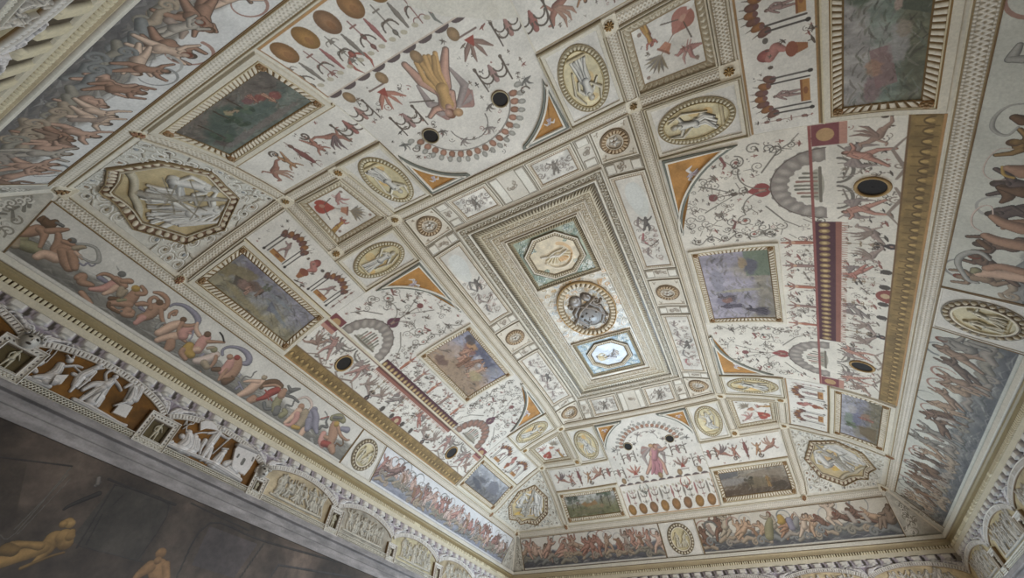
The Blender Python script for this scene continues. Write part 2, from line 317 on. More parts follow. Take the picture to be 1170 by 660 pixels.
def frame(name,ch,P,spec,mat=None,parent=None,closed=True,h0=.004,dens=1.3,seed=0):
    """moulding run: spec = list of (width, kind, period, colour, colour2, height m); bands follow each other inwards from outline P"""
    P=np.array(P,float);tot=sum(q[0] for q in spec);Q=offset(P,tot,closed)
    seg=len(P) if closed else len(P)-1;Pn=np.vstack([P,P[:1]]) if closed else P;Qn=np.vstack([Q,Q[:1]]) if closed else Q
    L=np.linalg.norm(np.diff((Pn+Qn)/2,axis=0),axis=1);Lc=np.r_[0,np.cumsum(L)]/L.sum()
    def g(v,u):
        a=[np.interp(u,Lc,M_[:,k]) for M_ in (Pn,Qn) for k in (0,1)];return a[0]*(1-v)+a[2]*v,a[1]*(1-v)+a[3]*v
    vv,uu=adapt(g,ch,dens,(4,seg*2 if seg>12 else seg*3));r=max(len(vv),2*len(spec)+1);uu=np.unique(np.r_[uu,Lc]);uu=uu[np.r_[True,np.diff(uu)>1e-6]]
    # rows: put a pair of rows at every band edge
    ed=np.r_[0,np.cumsum([q[0] for q in spec])]/tot;rows=np.unique(np.round(np.clip(np.r_[np.linspace(0,1,r),ed[1:-1]-.004,ed[1:-1]+.004],0,1),4))
    ph0=np.r_[0,np.cumsum(L)];few=seg<12
    if closed: uu=uu[uu<1-1e-6]
    si=np.clip(np.searchsorted(Lc,uu+1e-9,side='right')-1,0,seg-1);sf=np.clip((uu-Lc[si])/(Lc[si+1]-Lc[si]),0,1)
    ou=Pn[si]+(Pn[si+1]-Pn[si])*sf[:,None];inn=Qn[si]+(Qn[si+1]-Qn[si])*sf[:,None]
    w=rows[:,None];A=ou[:,0]*(1-w)+inn[:,0]*w;B=ou[:,1]*(1-w)+inn[:,1]*w
    H=np.zeros(A.shape);col=np.zeros(A.shape+(3,))
    def phase(per):
        per=per or 5.
        if few: k=np.maximum(1,np.round(L/per));return (sf*k[si])
        k=max(1,round(L.sum()/per));return (ph0[si]+sf*L[si])/L.sum()*k
    for bi,q in enumerate(spec):
        wd,kind,per,ca,cb,hh=q;ca=hx(ca);cb=hx(cb);rr=(rows>=ed[bi]-1e-9)&((rows<ed[bi+1]-1e-9)|(bi==len(spec)-1));x=np.clip((rows[rr]-ed[bi])/(ed[bi+1]-ed[bi]),0,1)[:,None]
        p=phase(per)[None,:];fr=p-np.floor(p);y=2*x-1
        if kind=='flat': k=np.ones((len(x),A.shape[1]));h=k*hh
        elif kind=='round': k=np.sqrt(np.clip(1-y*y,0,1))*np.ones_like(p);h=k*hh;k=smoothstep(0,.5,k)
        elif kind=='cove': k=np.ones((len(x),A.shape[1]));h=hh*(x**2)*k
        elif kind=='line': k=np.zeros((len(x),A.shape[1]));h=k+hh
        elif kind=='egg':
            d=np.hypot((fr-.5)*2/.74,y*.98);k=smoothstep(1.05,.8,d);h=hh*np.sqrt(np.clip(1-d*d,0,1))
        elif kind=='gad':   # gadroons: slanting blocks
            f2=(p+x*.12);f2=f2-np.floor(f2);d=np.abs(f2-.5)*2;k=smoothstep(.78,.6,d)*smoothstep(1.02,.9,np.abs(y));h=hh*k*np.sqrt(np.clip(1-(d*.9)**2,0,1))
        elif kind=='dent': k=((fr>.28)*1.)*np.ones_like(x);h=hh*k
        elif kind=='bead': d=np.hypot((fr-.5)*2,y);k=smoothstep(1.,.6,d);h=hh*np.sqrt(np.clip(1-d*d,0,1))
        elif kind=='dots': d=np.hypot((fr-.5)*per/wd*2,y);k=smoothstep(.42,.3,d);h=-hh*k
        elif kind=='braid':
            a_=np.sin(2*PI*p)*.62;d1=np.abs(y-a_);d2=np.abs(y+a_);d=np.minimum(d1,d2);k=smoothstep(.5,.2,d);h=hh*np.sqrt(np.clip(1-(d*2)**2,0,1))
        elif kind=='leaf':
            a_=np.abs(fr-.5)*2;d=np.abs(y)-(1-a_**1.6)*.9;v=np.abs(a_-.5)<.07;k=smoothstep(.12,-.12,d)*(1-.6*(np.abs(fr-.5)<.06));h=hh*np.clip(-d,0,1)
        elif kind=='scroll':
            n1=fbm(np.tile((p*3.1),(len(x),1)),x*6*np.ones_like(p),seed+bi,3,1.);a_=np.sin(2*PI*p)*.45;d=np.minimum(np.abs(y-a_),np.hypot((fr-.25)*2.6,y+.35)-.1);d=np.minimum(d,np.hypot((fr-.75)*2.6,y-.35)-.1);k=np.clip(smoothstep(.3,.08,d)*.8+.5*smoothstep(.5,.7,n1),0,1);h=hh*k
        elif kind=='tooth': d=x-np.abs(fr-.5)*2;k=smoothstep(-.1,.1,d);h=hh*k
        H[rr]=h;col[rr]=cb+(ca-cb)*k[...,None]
    H=H+h0
    return grid_obj(name,ch,A,B,H,col,mat or M_S,parent,closed=closed)
# ------------------------------------------------------------------ painted and modelled motifs (local up = -V)
POSES=dict(
 stand=dict(hd=(.02,.93),nk=(0,.82),hp=(.02,.5),el=(-.17,.66),hl=(-.12,.48),er=(.18,.68),hr=(.27,.55),kl=(-.06,.27),fl=(-.08,0),kr=(.1,.28),fr=(.12,0)),
 reach=dict(hd=(.05,.9),nk=(.02,.79),hp=(0,.47),el=(-.2,.84),hl=(-.3,1.02),er=(.24,.8),hr=(.36,.95),kl=(-.14,.27),fl=(-.26,.05),kr=(.1,.24),fr=(.02,0)),
 stride=dict(hd=(.14,.9),nk=(.1,.8),hp=(0,.5),el=(-.08,.64),hl=(.06,.5),er=(.3,.74),hr=(.44,.8),kl=(-.2,.3),fl=(-.38,.1),kr=(.18,.3),fr=(.2,0)),
 sit=dict(hd=(0,.8),nk=(0,.7),hp=(-.06,.36),el=(-.2,.55),hl=(-.1,.4),er=(.16,.54),hr=(.3,.5),kl=(.16,.4),fl=(.14,.08),kr=(.26,.34),fr=(.3,.02)),
 recline=dict(hd=(-.42,.5),nk=(-.34,.42),hp=(-.02,.2),el=(-.42,.24),hl=(-.3,.06),er=(-.12,.42),hr=(.04,.5),kl=(.26,.3),fl=(.46,.06),kr=(.22,.14),fr=(.5,.0)),
 veil=dict(hd=(0,.92),nk=(0,.8),hp=(-.03,.48),el=(-.22,.82),hl=(-.2,1.05),er=(.22,.82),hr=(.22,1.06),kl=(.14,.34),fl=(0,.12),kr=(-.1,.26),fr=(-.24,.1)),
 fly=dict(hd=(.3,.75),nk=(.2,.68),hp=(-.1,.45),el=(.3,.55),hl=(.46,.6),er=(.1,.8),hr=(.2,.98),kl=(-.34,.4),fl=(-.55,.3),kr=(-.3,.26),fr=(-.5,.12)))
def person(cv,x,y,s,pose='stand',col='C8A084',hair='6E5038',fl=1,h=0.,sh=.38,robe=None,tilt=0.,wd=1.,folds=None):
    p=POSES[pose];c_,n_=math.cos(tilt),math.sin(tilt)
    def q(k,r):
        a,b=p[k] if isinstance(k,str) else k;a*=fl;return (x+(a*c_-b*n_)*s,y-(a*n_+b*c_)*s,r*s*wd)
    def mid(a,b,t): return (p[a][0]*(1-t)+p[b][0]*t,p[a][1]*(1-t)+p[b][1]*t)
    hip=p['hp'];shl=(p['nk'][0]-.1,p['nk'][1]-.04);shr=(p['nk'][0]+.1,p['nk'][1]-.04)
    if not h:
        oc=tuple(hx(col)*.5);o=.012 if s>10 else .02
        for L_ in (((shr,.045),('er',.036),('hr',.024)),(((hip[0]+.05,hip[1]),.085),('kr',.055),('fr',.03)),(((hip[0]-.05,hip[1]),.085),('kl',.055),('fl',.03)),((mid('nk','hp',.12),.115),(mid('nk','hp',.55),.085),('hp',.105)),((shl,.045),('el',.036),('hl',.024))) if s>4 else (): cv.st([q(a_,r_+o) for a_,r_ in L_],oc,.85)
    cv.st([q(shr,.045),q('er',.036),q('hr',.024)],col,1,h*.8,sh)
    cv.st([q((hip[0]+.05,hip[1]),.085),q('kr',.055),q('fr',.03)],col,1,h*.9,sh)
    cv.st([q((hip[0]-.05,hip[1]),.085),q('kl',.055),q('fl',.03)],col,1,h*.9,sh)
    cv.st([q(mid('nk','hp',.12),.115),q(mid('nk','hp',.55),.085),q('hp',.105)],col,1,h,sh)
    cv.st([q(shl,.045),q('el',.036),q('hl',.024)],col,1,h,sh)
    if robe:
        rc,n=robe;m=n+2;kx=(p['kl'][0]+p['kr'][0])/2;ky=(p['kl'][1]+p['kr'][1])/2;fx=(p['fl'][0]+p['fr'][0])/2;fy=(p['fl'][1]+p['fr'][1])/2
        cv.st([q((hip[0],hip[1]),.08),q((kx,ky),.09),q((fx,fy+.08),.08)],tuple(hx(rc)*.8),1,h*.6,sh)
        for j in list(range(0,m,2))+list(range(1,m,2)):
            t=(j+.5)/m*2-1;c_j=tuple(hx(rc)*(1.04,.9,.98)[j%3]);w_=1/m
            cv.st([q((hip[0]+t*.07,hip[1]+.04),.1*w_*2),q((kx+t*.12+.03*math.sin(j*2.3),ky),.15*w_*1.6),q((fx+t*.17,fy+.02+.03*math.sin(j*1.7)),.13*w_*1.6)],c_j,1,h,sh)
        cv.st([q(mid('nk','hp',.15),.09),q(mid('nk','hp',.6),.07),q((hip[0],hip[1]+.02),.085)],rc,1,h,sh)
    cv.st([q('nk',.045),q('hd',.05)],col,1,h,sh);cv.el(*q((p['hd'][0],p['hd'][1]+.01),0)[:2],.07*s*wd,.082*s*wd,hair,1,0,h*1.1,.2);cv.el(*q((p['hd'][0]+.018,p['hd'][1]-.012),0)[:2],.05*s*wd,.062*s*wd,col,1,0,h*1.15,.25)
DK='5E5044'
def bird(cv,x,y,s,fl=1,col='7C6A5C',rot=0):
    a=lambda u,v:(x+(u*math.cos(rot)*fl-v*math.sin(rot))*s,y+(v*math.cos(rot)+u*math.sin(rot)*fl)*s)
    cv.st([(*a(-.5,.1),.05*s),(*a(-.1,0),.16*s),(*a(.3,-.12),.1*s),(*a(.45,-.3),.07*s),(*a(.62,-.28),.02*s)],col,1,0,.3)
    cv.st([(*a(0,-.05),.12*s),(*a(-.15,-.4),.09*s),(*a(-.45,-.6),.02*s)],col,1,0,.3);cv.st([(*a(.1,-.05),.08*s),(*a(.2,-.45),.07*s),(*a(.1,-.75),.02*s)],col,.8,0,.3)
    cv.st([(*a(.1,.1),.03*s),(*a(.08,.35),.02*s)],col);cv.st([(*a(0,.1),.03*s),(*a(-.05,.34),.02*s)],col)
def griffin(cv,x,y,s,fl=1,col='8A6A4E',wing='9C7A58'):
    cv.st([(x-.2*s*fl,y+.1*s,.11*s),(x+.1*s*fl,y,.14*s),(x+.3*s*fl,y-.2*s,.09*s),(x+.36*s*fl,y-.42*s,.06*s),(x+.5*s*fl,y-.4*s,.03*s)],col,1,0,.35)
    for k in range(3): cv.st([(x+(.12-.05*k)*s*fl,y-.02*s,.05*s),(x-(.05+.14*k)*s*fl,y-(.42-.08*k)*s,.06*s),(x-(.02+.2*k)*s*fl,y-(.7-.12*k)*s,.015*s)],wing,1,0,.3)
    cv.st([(x+.25*s*fl,y,.05*s),(x+.4*s*fl,y+.22*s,.035*s),(x+.52*s*fl,y+.2*s,.02*s)],col,1,0,.3)
    cv.st([(x-.2*s*fl,y+.12*s,.09*s),(x-.5*s*fl,y+.3*s,.05*s),(x-.75*s*fl,y+.28*s,.035*s)],col,1,0,.3);cv.spiral(x-.75*s*fl,y+.16*s,.13*s,1.3,.04*s,DK,PI/2,fl)
    cv.el(x-.75*s*fl,y+.16*s,.05*s,.05*s,'3A2E26')
def candel(cv,x,y0,y1,col='7A6250',w=1.,arms=True,seed=0):
    rng=random.Random(seed);cv.st([(x,y0,.28*w),(x,y1,.28*w)],col);L=y1-y0;n=max(2,int(abs(L)/(5*w)))
    for k in range(n):
        yy=y0+L*(k+.5)/n;t=rng.random()
        if t<.35: cv.el(x,yy,1.1*w,1.5*w,col,1,0,0,.3)
        elif t<.6: cv.st([(x-1.6*w,yy,.35*w),(x+1.6*w,yy,.35*w)],col)
        elif t<.8: cv.poly([(x-1.5*w,yy-1*w),(x+1.5*w,yy-1*w),(x+.4*w,yy+1.2*w),(x-.4*w,yy+1.2*w)],col)
        if arms and t>.5: cv.arc(x-1.5*w,yy-1*w,1.6*w,0,PI,.22*w,col,8);cv.arc(x+1.5*w,yy-1*w,1.6*w,0,PI,.22*w,col,8)
def vine(cv,x0,y0,x1,y1,n=4,w=.32,col='6E665C',r=3.4,fl=1,leaf=True,red=.15,seed=0):
    """running scroll"""
    rng=random.Random(seed);dx,dy=(x1-x0)/n,(y1-y0)/n;L=math.hypot(dx,dy);ux,uy=dx/L,dy/L;nx,ny=-uy,ux
    cv.st([(x0+dx*n*t/24+nx*math.sin(PI*n*t/24)*r*.8*fl,y0+dy*n*t/24+ny*math.sin(PI*n*t/24)*r*.8*fl,w) for t in range(25)],col)
    for k in range(n):
        g=fl if k%2==0 else -fl;cx,cy=x0+dx*(k+.5)-nx*g*r*.0,y0+dy*(k+.5)-ny*g*r*.0
        cv.spiral(cx,cy,r*.72,1.5,w,col,math.atan2(ny*g,nx*g),g);
        if leaf:
            cc='9C5044' if rng.random()<red else DK
            cv.el(cx,cy,w*2.2,w*2.6,cc)
            for j in range(3): a=rng.random()*6.3;cv.st([(cx+math.cos(a)*r,cy+math.sin(a)*r,w*1.2),(cx+math.cos(a)*(r+2),cy+math.sin(a)*(r+2),w*.3)],col)
def sprig(cv,x,y,s,col=DK,seed=0):
    rng=random.Random(seed)
    for k in range(4): a=rng.random()*6.28;cv.st([(x,y,.12*s),(x+math.cos(a)*s,y+math.sin(a)*s,.3*s),(x+math.cos(a)*1.5*s,y+math.sin(a)*1.5*s,.05*s)],col,.9)
def scatter(cv,x0,y0,x1,y1,n,seed=0,s=1.,cols=('5A4C42','6C5E52','7A6A5A','8E5448','4E463E'),avoid=lambda x,y:False):
    rng=random.Random(seed)
    for k in range(n):
        x=rng.uniform(x0,x1);y=rng.uniform(y0,y1)
        if avoid(x,y): continue
        c=rng.choice(cols);t=rng.random();f=rng.choice((-1,1));z=s*rng.uniform(.7,1.3)
        if t<.2: bird(cv,x,y,3.4*z,f,c,rng.uniform(-.5,.5))
        elif t<.36: cv.st([(x-2.6*z,y+.8*z,.4*z),(x,y,.8*z),(x+2.6*z,y-.7*z,.2*z)],c,1,0,.3);cv.st([(x,y,.4*z),(x+.5*z*f,y-2*z,.3*z)],c)
        elif t<.5: cv.spiral(x,y,1.9*z,1.2,.24*z,c,rng.random()*6,f)
        elif t<.62: cv.st([(x,y-1.8*z,.2*z),(x,y+1.8*z,.2*z)],c);cv.st([(x-1.*z,y,.3*z),(x+1.*z,y,.3*z)],c);cv.el(x,y+1*z,.6*z,.6*z,c)
        elif t<.8: sprig(cv,x,y,1.2*z,c,k)
        else: cv.el(x,y,.5*z,.5*z,c);cv.arc(x,y,2.2*z,rng.random()*6,rng.random()*6+1.5,.2*z,c,8)
def angel(cv,x,y,s,col='B88474',wing='A08A80',pose='stride',fl=1,robe=None):
    for g in (-1,1):
        for k in range(3): cv.st([(x+.06*s*g,y-.72*s,.05*s),(x+(.28+.04*k)*s*g,y-(.86-.12*k)*s,.08*s),(x+(.42-.04*k)*s*g,y-(.62-.16*k)*s,.02*s)],wing,1,0,.35)
    person(cv,x,y,s,pose,col,'6E4A38',fl,robe=robe)
def lyre(cv,x,y,s,col='A0584A'):
    for g in (-1,1): cv.st([(x+.12*s*g,y+.5*s,.05*s),(x+.5*s*g,y+.25*s,.09*s),(x+.52*s*g,y-.15*s,.07*s),(x+.34*s*g,y-.5*s,.02*s)],col,1,0,.2)
    cv.el(x,y+.5*s,.16*s,.2*s,col,1,0,0,.3);cv.st([(x,y+.4*s,.03*s),(x,y-.2*s,.03*s)],DK)
def fan(cv,x,y,s,col='A4685A',col2='7A6258'):
    for g in (-1,1):
        cv.st([(x+.05*s*g,y,.08*s),(x+.32*s*g,y-.2*s,.1*s),(x+.6*s*g,y-.5*s,.03*s)],col,1,0,.3);cv.st([(x+.05*s*g,y-.1*s,.05*s),(x+.16*s*g,y-.4*s,.08*s),(x+.22*s*g,y-.72*s,.02*s)],col,1,0,.3)
    cv.poly([(x-.2*s,y+.16*s),(x+.2*s,y+.16*s),(x,y-.22*s)],'9A4436');cv.st([(x-.4*s,y+.3*s,.03*s),(x+.4*s,y+.3*s,.03*s)],col2)
def mask(cv,x,y,s,col='8C6A60'):
    cv.st([(x,y-.25*s,.1*s),(x,y+.1*s,.16*s),(x,y+.4*s,.05*s)],col,1,0,.3)
    for g in (-1,1):
        cv.arc(x+.3*s*g,y,.24*s,PI if g>0 else 0,2*PI if g>0 else -PI,.035*s,DK,8);cv.arc(x+.3*s*g,y+.22*s,.2*s,PI if g>0 else 0,2*PI if g>0 else -PI,.03*s,DK,8)
        cv.st([(x+.55*s*g,y-.5*s,.03*s),(x+.56*s*g,y+.4*s,.04*s),(x+.56*s*g,y+.5*s,.07*s)],DK)
def tent(cv,x,y0,y1,w,c1='A8683A',fig='9C7C74',n=7,seed=0):
    """umbrella canopy over a little figure on an orange plinth, y0 top"""
    rng=random.Random(seed);H=y1-y0
    for k in range(-3,4):
        a=k/3;yy=y0+H*.22*(1-math.cos(a*1.25))*1.3;c=('9C6236','7A5040')[k%2];cv.el(x+a*w*.5,yy+H*.12,w*.1,H*.13,c,1,a*.6,0,.25)
        cv.el(x+a*w*.5,yy+H*.2,w*.07,H*.05,'6E4A4A',.8);cv.st([(x+a*w*.52,yy,w*.015),(x+a*w*.58,yy-H*.1,w*.006)],DK)
    for a in (-1.,-.72,.72,1.): cv.st([(x+a*w*.5,y0+H*.34,w*.022),(x+a*w*.5,y1,w*.022)],'4E4640')
    person(cv,x,y1-H*.14,H*.5,rng.choice(('reach','stand','stride')),fig,'6A4E40',rng.choice((-1,1)))
    cv.poly(rect(x-w*.3,y1-H*.16,x+w*.3,y1),'B0783C');cv.poly(rect(x-w*.3,y1-H*.16,x+w*.3,y1-H*.12),'8C5430');cv.el(x,y1-H*.07,w*.1,H*.04,'8C5430')
    for g in (-1,1): cv.el(x+g*w*.5,y1+H*.02,w*.05,w*.05,'3A322C')
def heart(cv,x,y,s,col='A44236'):
    """parasol-like heart, point up"""
    cv.poly([(x,y-.62*s)]+[(x+.5*s*math.cos(a)*(1),y+.12*s+.42*s*math.sin(a)) for a in np.linspace(-.7,PI/2+.2,10)]+[(x,y+.42*s)]+[(x-.5*s*math.cos(a),y+.12*s+.42*s*math.sin(a)) for a in np.linspace(PI/2+.2,-.7,10)],col)
    cv.el(x,y+.12*s,.12*s,.16*s,'B88A70',.8);cv.st([(x,y-.6*s,.02*s),(x,y-.9*s,.02*s)],DK)
def half_arch(cv,x,y,ro,ri,c1='B4AA9E',c2='6E625A',n=9,red=False):
    cv.poly([(x+ro*math.cos(a),y-ro*math.sin(a)) for a in np.linspace(0,PI,24)]+[(x+ri*math.cos(a),y-ri*math.sin(a)) for a in np.linspace(PI,0,24)],c2)
    for k in range(n):
        a=PI*(k+.5)/n;cv.el(x+(ro+ri)/2*math.cos(a),y-(ro+ri)/2*math.sin(a),(ro-ri)*.62,(ro+ri)/2*PI/n*.48,c1,1,-a,0,.3)
    cv.arc(x,y,ro,0,-PI,.35,'5A4C44',20)
def oculus_cv(cv,x,y,rx,ry): cv.el(x,y,rx*1.3,ry*1.3,'A88A5C');cv.el(x,y,rx,ry,'2A2420')
def blobs(cv,L):
    for q in L.strip().split(';'):
        v=q.split();
        if len(v)>=4: cv.el(float(v[1]),float(v[2]),float(v[3]),float(v[4]) if len(v)>4 else float(v[3]),v[0] if len(v[0])==6 else PAL[v[0]],.85,float(v[5]) if len(v)>5 else 0,0,.15)
def landscape(cv,u0,v0,u1,v1,sky,mid,gnd,seed,feat=''):
    """free landscape: sky, hazy distance, ground, loose brushwork"""
    W_,H_=u1-u0,v1-v0;s=hx(sky);m_=hx(mid);g=hx(gnd)
    def fn(X,Y,c):
        u=(X-u0)/W_;v=(Y-v0)/H_;n=fbm(X,Y,seed,4,H_*.45);n2=fbm(X*1.3,Y*.7,seed+9,4,H_*.2);t=v+(n-.5)*.7
        c=s+(m_-s)*smoothstep(.25,.5,t)[:,None];c=c+(g-c)*smoothstep(.5,.78,t)[:,None];return c*(1+(n2-.5)*.55)[:,None]
    cv.wash(fn);rng=random.Random(seed)
    for k in range(170):
        x=rng.uniform(u0,u1);y=rng.uniform(v0+H_*.08,v1);L=rng.uniform(.03,.1)*W_;c=tuple(hx(rng.choice((sky,mid,gnd,gnd,'4A4238','6A6250','9A9284')))*rng.uniform(.7,1.1));a_=rng.uniform(-.8,.8);cv.st([(x-L/2,y+a_*L*.4,.012*H_),(x,y-.02*H_,.026*H_*rng.uniform(.4,1)),(x+L/2,y-a_*L*.4,.008*H_)],c,.4)
    for q in feat.strip().split(';'):
        v=q.split()
        if not v: continue
        c=v[1] if len(v[1])==6 else PAL[v[1]];f=[float(a) for a in v[2:] if a not in POSES]
        x=u0+f[0]*W_;y=v0+f[1]*H_
        if v[0]=='B': cv.soft(x,y,f[2]*W_,f[3]*H_,c,.75,f[4] if len(f)>4 else 0,seed+int(x))
        if v[0]=='P': person(cv,x,y,f[2]*H_,v[-1] if v[-1] in POSES else 'stand',c,'4A3628',1,robe=(c,3))
        if v[0]=='T':   # tree
            cv.st([(x,y,.02*H_),(x+.01*W_,y-f[2]*H_,.012*H_)],'4A3A2C')
            for k in range(12): cv.el(x+rng.uniform(-.6,.6)*f[2]*H_*.6,y-f[2]*H_*rng.uniform(.6,1.2),f[2]*H_*.16,f[2]*H_*.12,tuple(hx(c)*rng.uniform(.75,1.2)),.7)
        if v[0]=='G': cv.poly([(x+f[2+2*k]*W_,y+f[3+2*k]*H_) for k in range((len(f)-2)//2)],c,.75)
    for k in range(90):
        x=rng.uniform(u0,u1);y=rng.uniform(v0,v1);L=rng.uniform(.01,.05)*W_;a_=rng.uniform(-1,1);c=rng.choice(('3E3830','2E2C28','B8B0A0','A89880','5A5048','8E7A60'));cv.st([(x-L/2,y+a_*L*.3,.006*H_),(x,y,.013*H_),(x+L/2,y-a_*L*.3,.005*H_)],c,.22)
def crowd(cv,u0,u1,v0,v1,n,seed,dense=1.,cols=('C09480','B08470','96705C','CCB09A','B09078','8C7464','7A5E4C','A8A096'),rings=True,s0=.62,wd=1.35):
    """procession of sea riders: coils of tails, bodies, veils"""
    rng=random.Random(seed);H_=v1-v0
    for k in range(n):
        x=u0+(u1-u0)*(k+.5)/n+rng.uniform(-.3,.3)*(u1-u0)/n;y=v1-H_*rng.uniform(.12,.34);s=H_*s0*rng.uniform(.85,1.15);c=rng.choice(cols);f=rng.choice((-1,1));po=rng.choice(('veil','reach','stride','sit','fly'))
        if rings and rng.random()<.42:
            a0=rng.uniform(2.6,3.4);cv.arc(x+rng.uniform(-.1,.1)*s,y-s*.86,s*rng.uniform(.26,.36),a0,a0+rng.uniform(3.4,4.6),s*.035,rng.choice(('8C8A84','A8A49C','A07868','7A7C78')),16,w1=s*.012)
        tc=rng.choice(('8A8272','94887A','A08C74','7C7C78'));cv.st([(x-.3*s*f,y+.05*s,.08*s),(x-.05*s*f,y-.1*s,.11*s),(x+.25*s*f,y-.02*s,.07*s),(x+.45*s*f,y-.12*s,.05*s)],tc,1,0,.4);cv.spiral(x+.5*s*f,y-.02*s,.16*s,1.3,.05*s,tc,-PI/2,f,0,1,.3)
        person(cv,x,y,s,po,c,rng.choice(('6E5038','8A4A34','5A4A3C')),f,0,.42,tilt=rng.uniform(-.35,.35),wd=wd)
        if rng.random()<.35*dense: cv.st([(x+.3*s*f,y-.3*s,.09*s),(x+.42*s*f,y-.62*s,.08*s),(x+.6*s*f,y-.68*s,.04*s)],rng.choice(('8E6A50','9A8474','A89A8C')),1,0,.4)
def sea(cv,u0,u1,v0,v1,top,seed,col='8C8880',dark='5E5C5A'):
    rng=random.Random(seed);a=hx(col);b=hx(dark)
    def fn(X,Y,c):
        n=fbm(X,Y,seed,4,(v1-v0)*.35);t=smoothstep(top-.06,top+.06,(Y-v0)/(v1-v0)+(n-.5)*.22);d=smoothstep(top,1.,(Y-v0)/(v1-v0)+(n-.5)*.4)
        return c*(1-t[:,None])+(a+(b-a)*d[:,None])*t[:,None]*(1+(fbm(X*.6,Y*1.6,seed+4,4,(v1-v0)*.1)-.5)*.35)[:,None]
    cv.wash(fn)
    for k in range(int((u1-u0)*1.1)):
        x=rng.uniform(u0,u1);y=v0+(v1-v0)*rng.uniform(top-.02,.97);L=rng.uniform(2,7);cv.st([(x-L,y+1,.15),(x,y-rng.uniform(0,1.4),rng.uniform(.3,.8)),(x+L,y+.6,.12)],tuple(hx(rng.choice((col,dark,'B0ACA4')))*rng.uniform(.7,1.1)),.45)
def relief_scene(cv,u0,v0,u1,v1,seed,h=.035,col='D2CABC',n=5,base=True,poses=('stand','stride','reach','sit','veil')):
    rng=random.Random(seed);W_=u1-u0;H_=v1-v0
    if base: cv.st([(u0,v1,H_*.05),(u0+W_*.5,v1+H_*.01,H_*.06),(u1,v1,H_*.05)],col,1,h*.7,.3)
    for k in range(n):
        x=u0+W_*(k+.5)/n;person(cv,x,v1-H_*.03,H_*rng.uniform(.78,.98),rng.choice(poses),col,tuple(hx(col)*.92),rng.choice((-1,1)),h,.4,robe=(col,3) if rng.random()<.6 else None,wd=1.15)
        if rng.random()<.4: cv.st([(x+W_*.05,v1,H_*.03),(x+W_*.04,v1-H_*.6,H_*.04),(x+W_*.06,v1-H_*.85,H_*.09)],tuple(hx(col)*.95),1,h*.6,.4)
# ------------------------------------------------------------------ words used in labels
SW=dict(L='left slope',R='right slope',N='top slope',F='bottom slope')
def endw(s,g): return {'L':('upper','lower'),'R':('lower','upper'),'N':('right','left'),'F':('left','right')}[s][g>0]
CW={'--':'upper left corner','+-':'upper right corner','-+':'lower middle corner','++':'lower right corner'}
CREAM='D8CEB8';WHITE='DED8CC';PALE='DCD6CA';BR='7A6244';GB='9A8A6E'
# ------------------------------------------------------------------ structure
def shell():
    x=np.linspace(-EX,EX,170);y=np.linspace(-EY,EY,230);X,Y=np.meshgrid(x,y);wx,wy=warp(X,Y);P=world(wx,wy,zs(wx,wy));V=P.reshape(-1,3);F=grid_faces(230,170)[:,::-1]
    b=np.array([[-EX,-EY,ZE],[EX,-EY,ZE],[EX,EY,ZE],[-EX,EY,ZE],[-WW['L'],-WW['N'],ZF],[WW['R'],-WW['N'],ZF],[WW['R'],WW['F'],ZF],[-WW['L'],WW['F'],ZF]]);b=world(b[:,0],b[:,1],b[:,2]);n=len(V)
    V=np.vstack([V,b]);F=np.vstack([F,[[n,n+1,n+5,n+4],[n+1,n+2,n+6,n+5],[n+2,n+3,n+7,n+6],[n+3,n,n+4,n+7]]])
    o=raw_mesh('ceiling',V,F,None,M_P,None);o['kind']='structure'
def wall_mesh(name,side,mat,wins=()):
    """wall with window openings; wins = (u0,z0,u1,z1) in metres"""
    hw=(WW['N']+WW['F'] if side in 'LR' else WW['L']+WW['R'])
    lo={'L':-WW['N'],'R':-WW['F'],'N':-WW['R'],'F':-WW['L']}[side]*U;hi={'L':WW['F'],'R':WW['N'],'N':WW['L'],'F':WW['R']}[side]*U;top=Z0+ZF*U
    us=sorted({lo,hi,*[w[0] for w in wins],*[w[2] for w in wins]});zz=sorted({0.,top,*[w[1] for w in wins],*[w[3] for w in wins]})
    V=[];F=[]
    def pt(u,z,o=0.):
        x,y=side_xy(side,u,WW[side]*U+o);return (x,y,z)
    def q(a,b,c_,d): n=len(V);V.extend([a,b,c_,d]);F.append([n,n+1,n+2,n+3])
    for a,b in zip(us[:-1],us[1:]):
        for c_,d in zip(zz[:-1],zz[1:]):
            if any(w[0]<=a and b<=w[2] and w[1]<=c_ and d<=w[3] for w in wins): continue
            q(pt(a,c_),pt(b,c_),pt(b,d),pt(a,d))
    for w in wins:
        for (a,c_),(b,d) in (((w[0],w[1]),(w[2],w[1])),((w[2],w[1]),(w[2],w[3])),((w[2],w[3]),(w[0],w[3])),((w[0],w[3]),(w[0],w[1]))): q(pt(a,c_),pt(b,d),pt(b,d,.5),pt(a,c_,.5))
    q(pt(lo,0,.5),pt(hi,0,.5),pt(hi,top,.5),pt(lo,top,.5)) if not wins else None
    o=raw_mesh(name,np.array(V),np.array(F),None,mat,None,False);o['kind']='structure'
shell()
WIN={'F':[(-4.2,1.0,-3.,3.4),(-1.8,1.0,0.1,3.6),(2.2,1.0,3.5,3.4)],'R':[(-5.2,1.0,-3.7,3.4),(-1.6,1.0,-.1,3.4)],'L':[],'N':[]}
M_W=node_mat('grey_lime_wall',.7,.2,.2,1.5,.15,'9C9488');M_DW=node_mat('dark_wall',.6,.3,.2,1.5,.2,'463C36')
for s,nm in zip('LRNF',('left','right','near','far')): wall_mesh('wall_'+nm,s,M_DW if s=='L' else M_W,WIN[s])
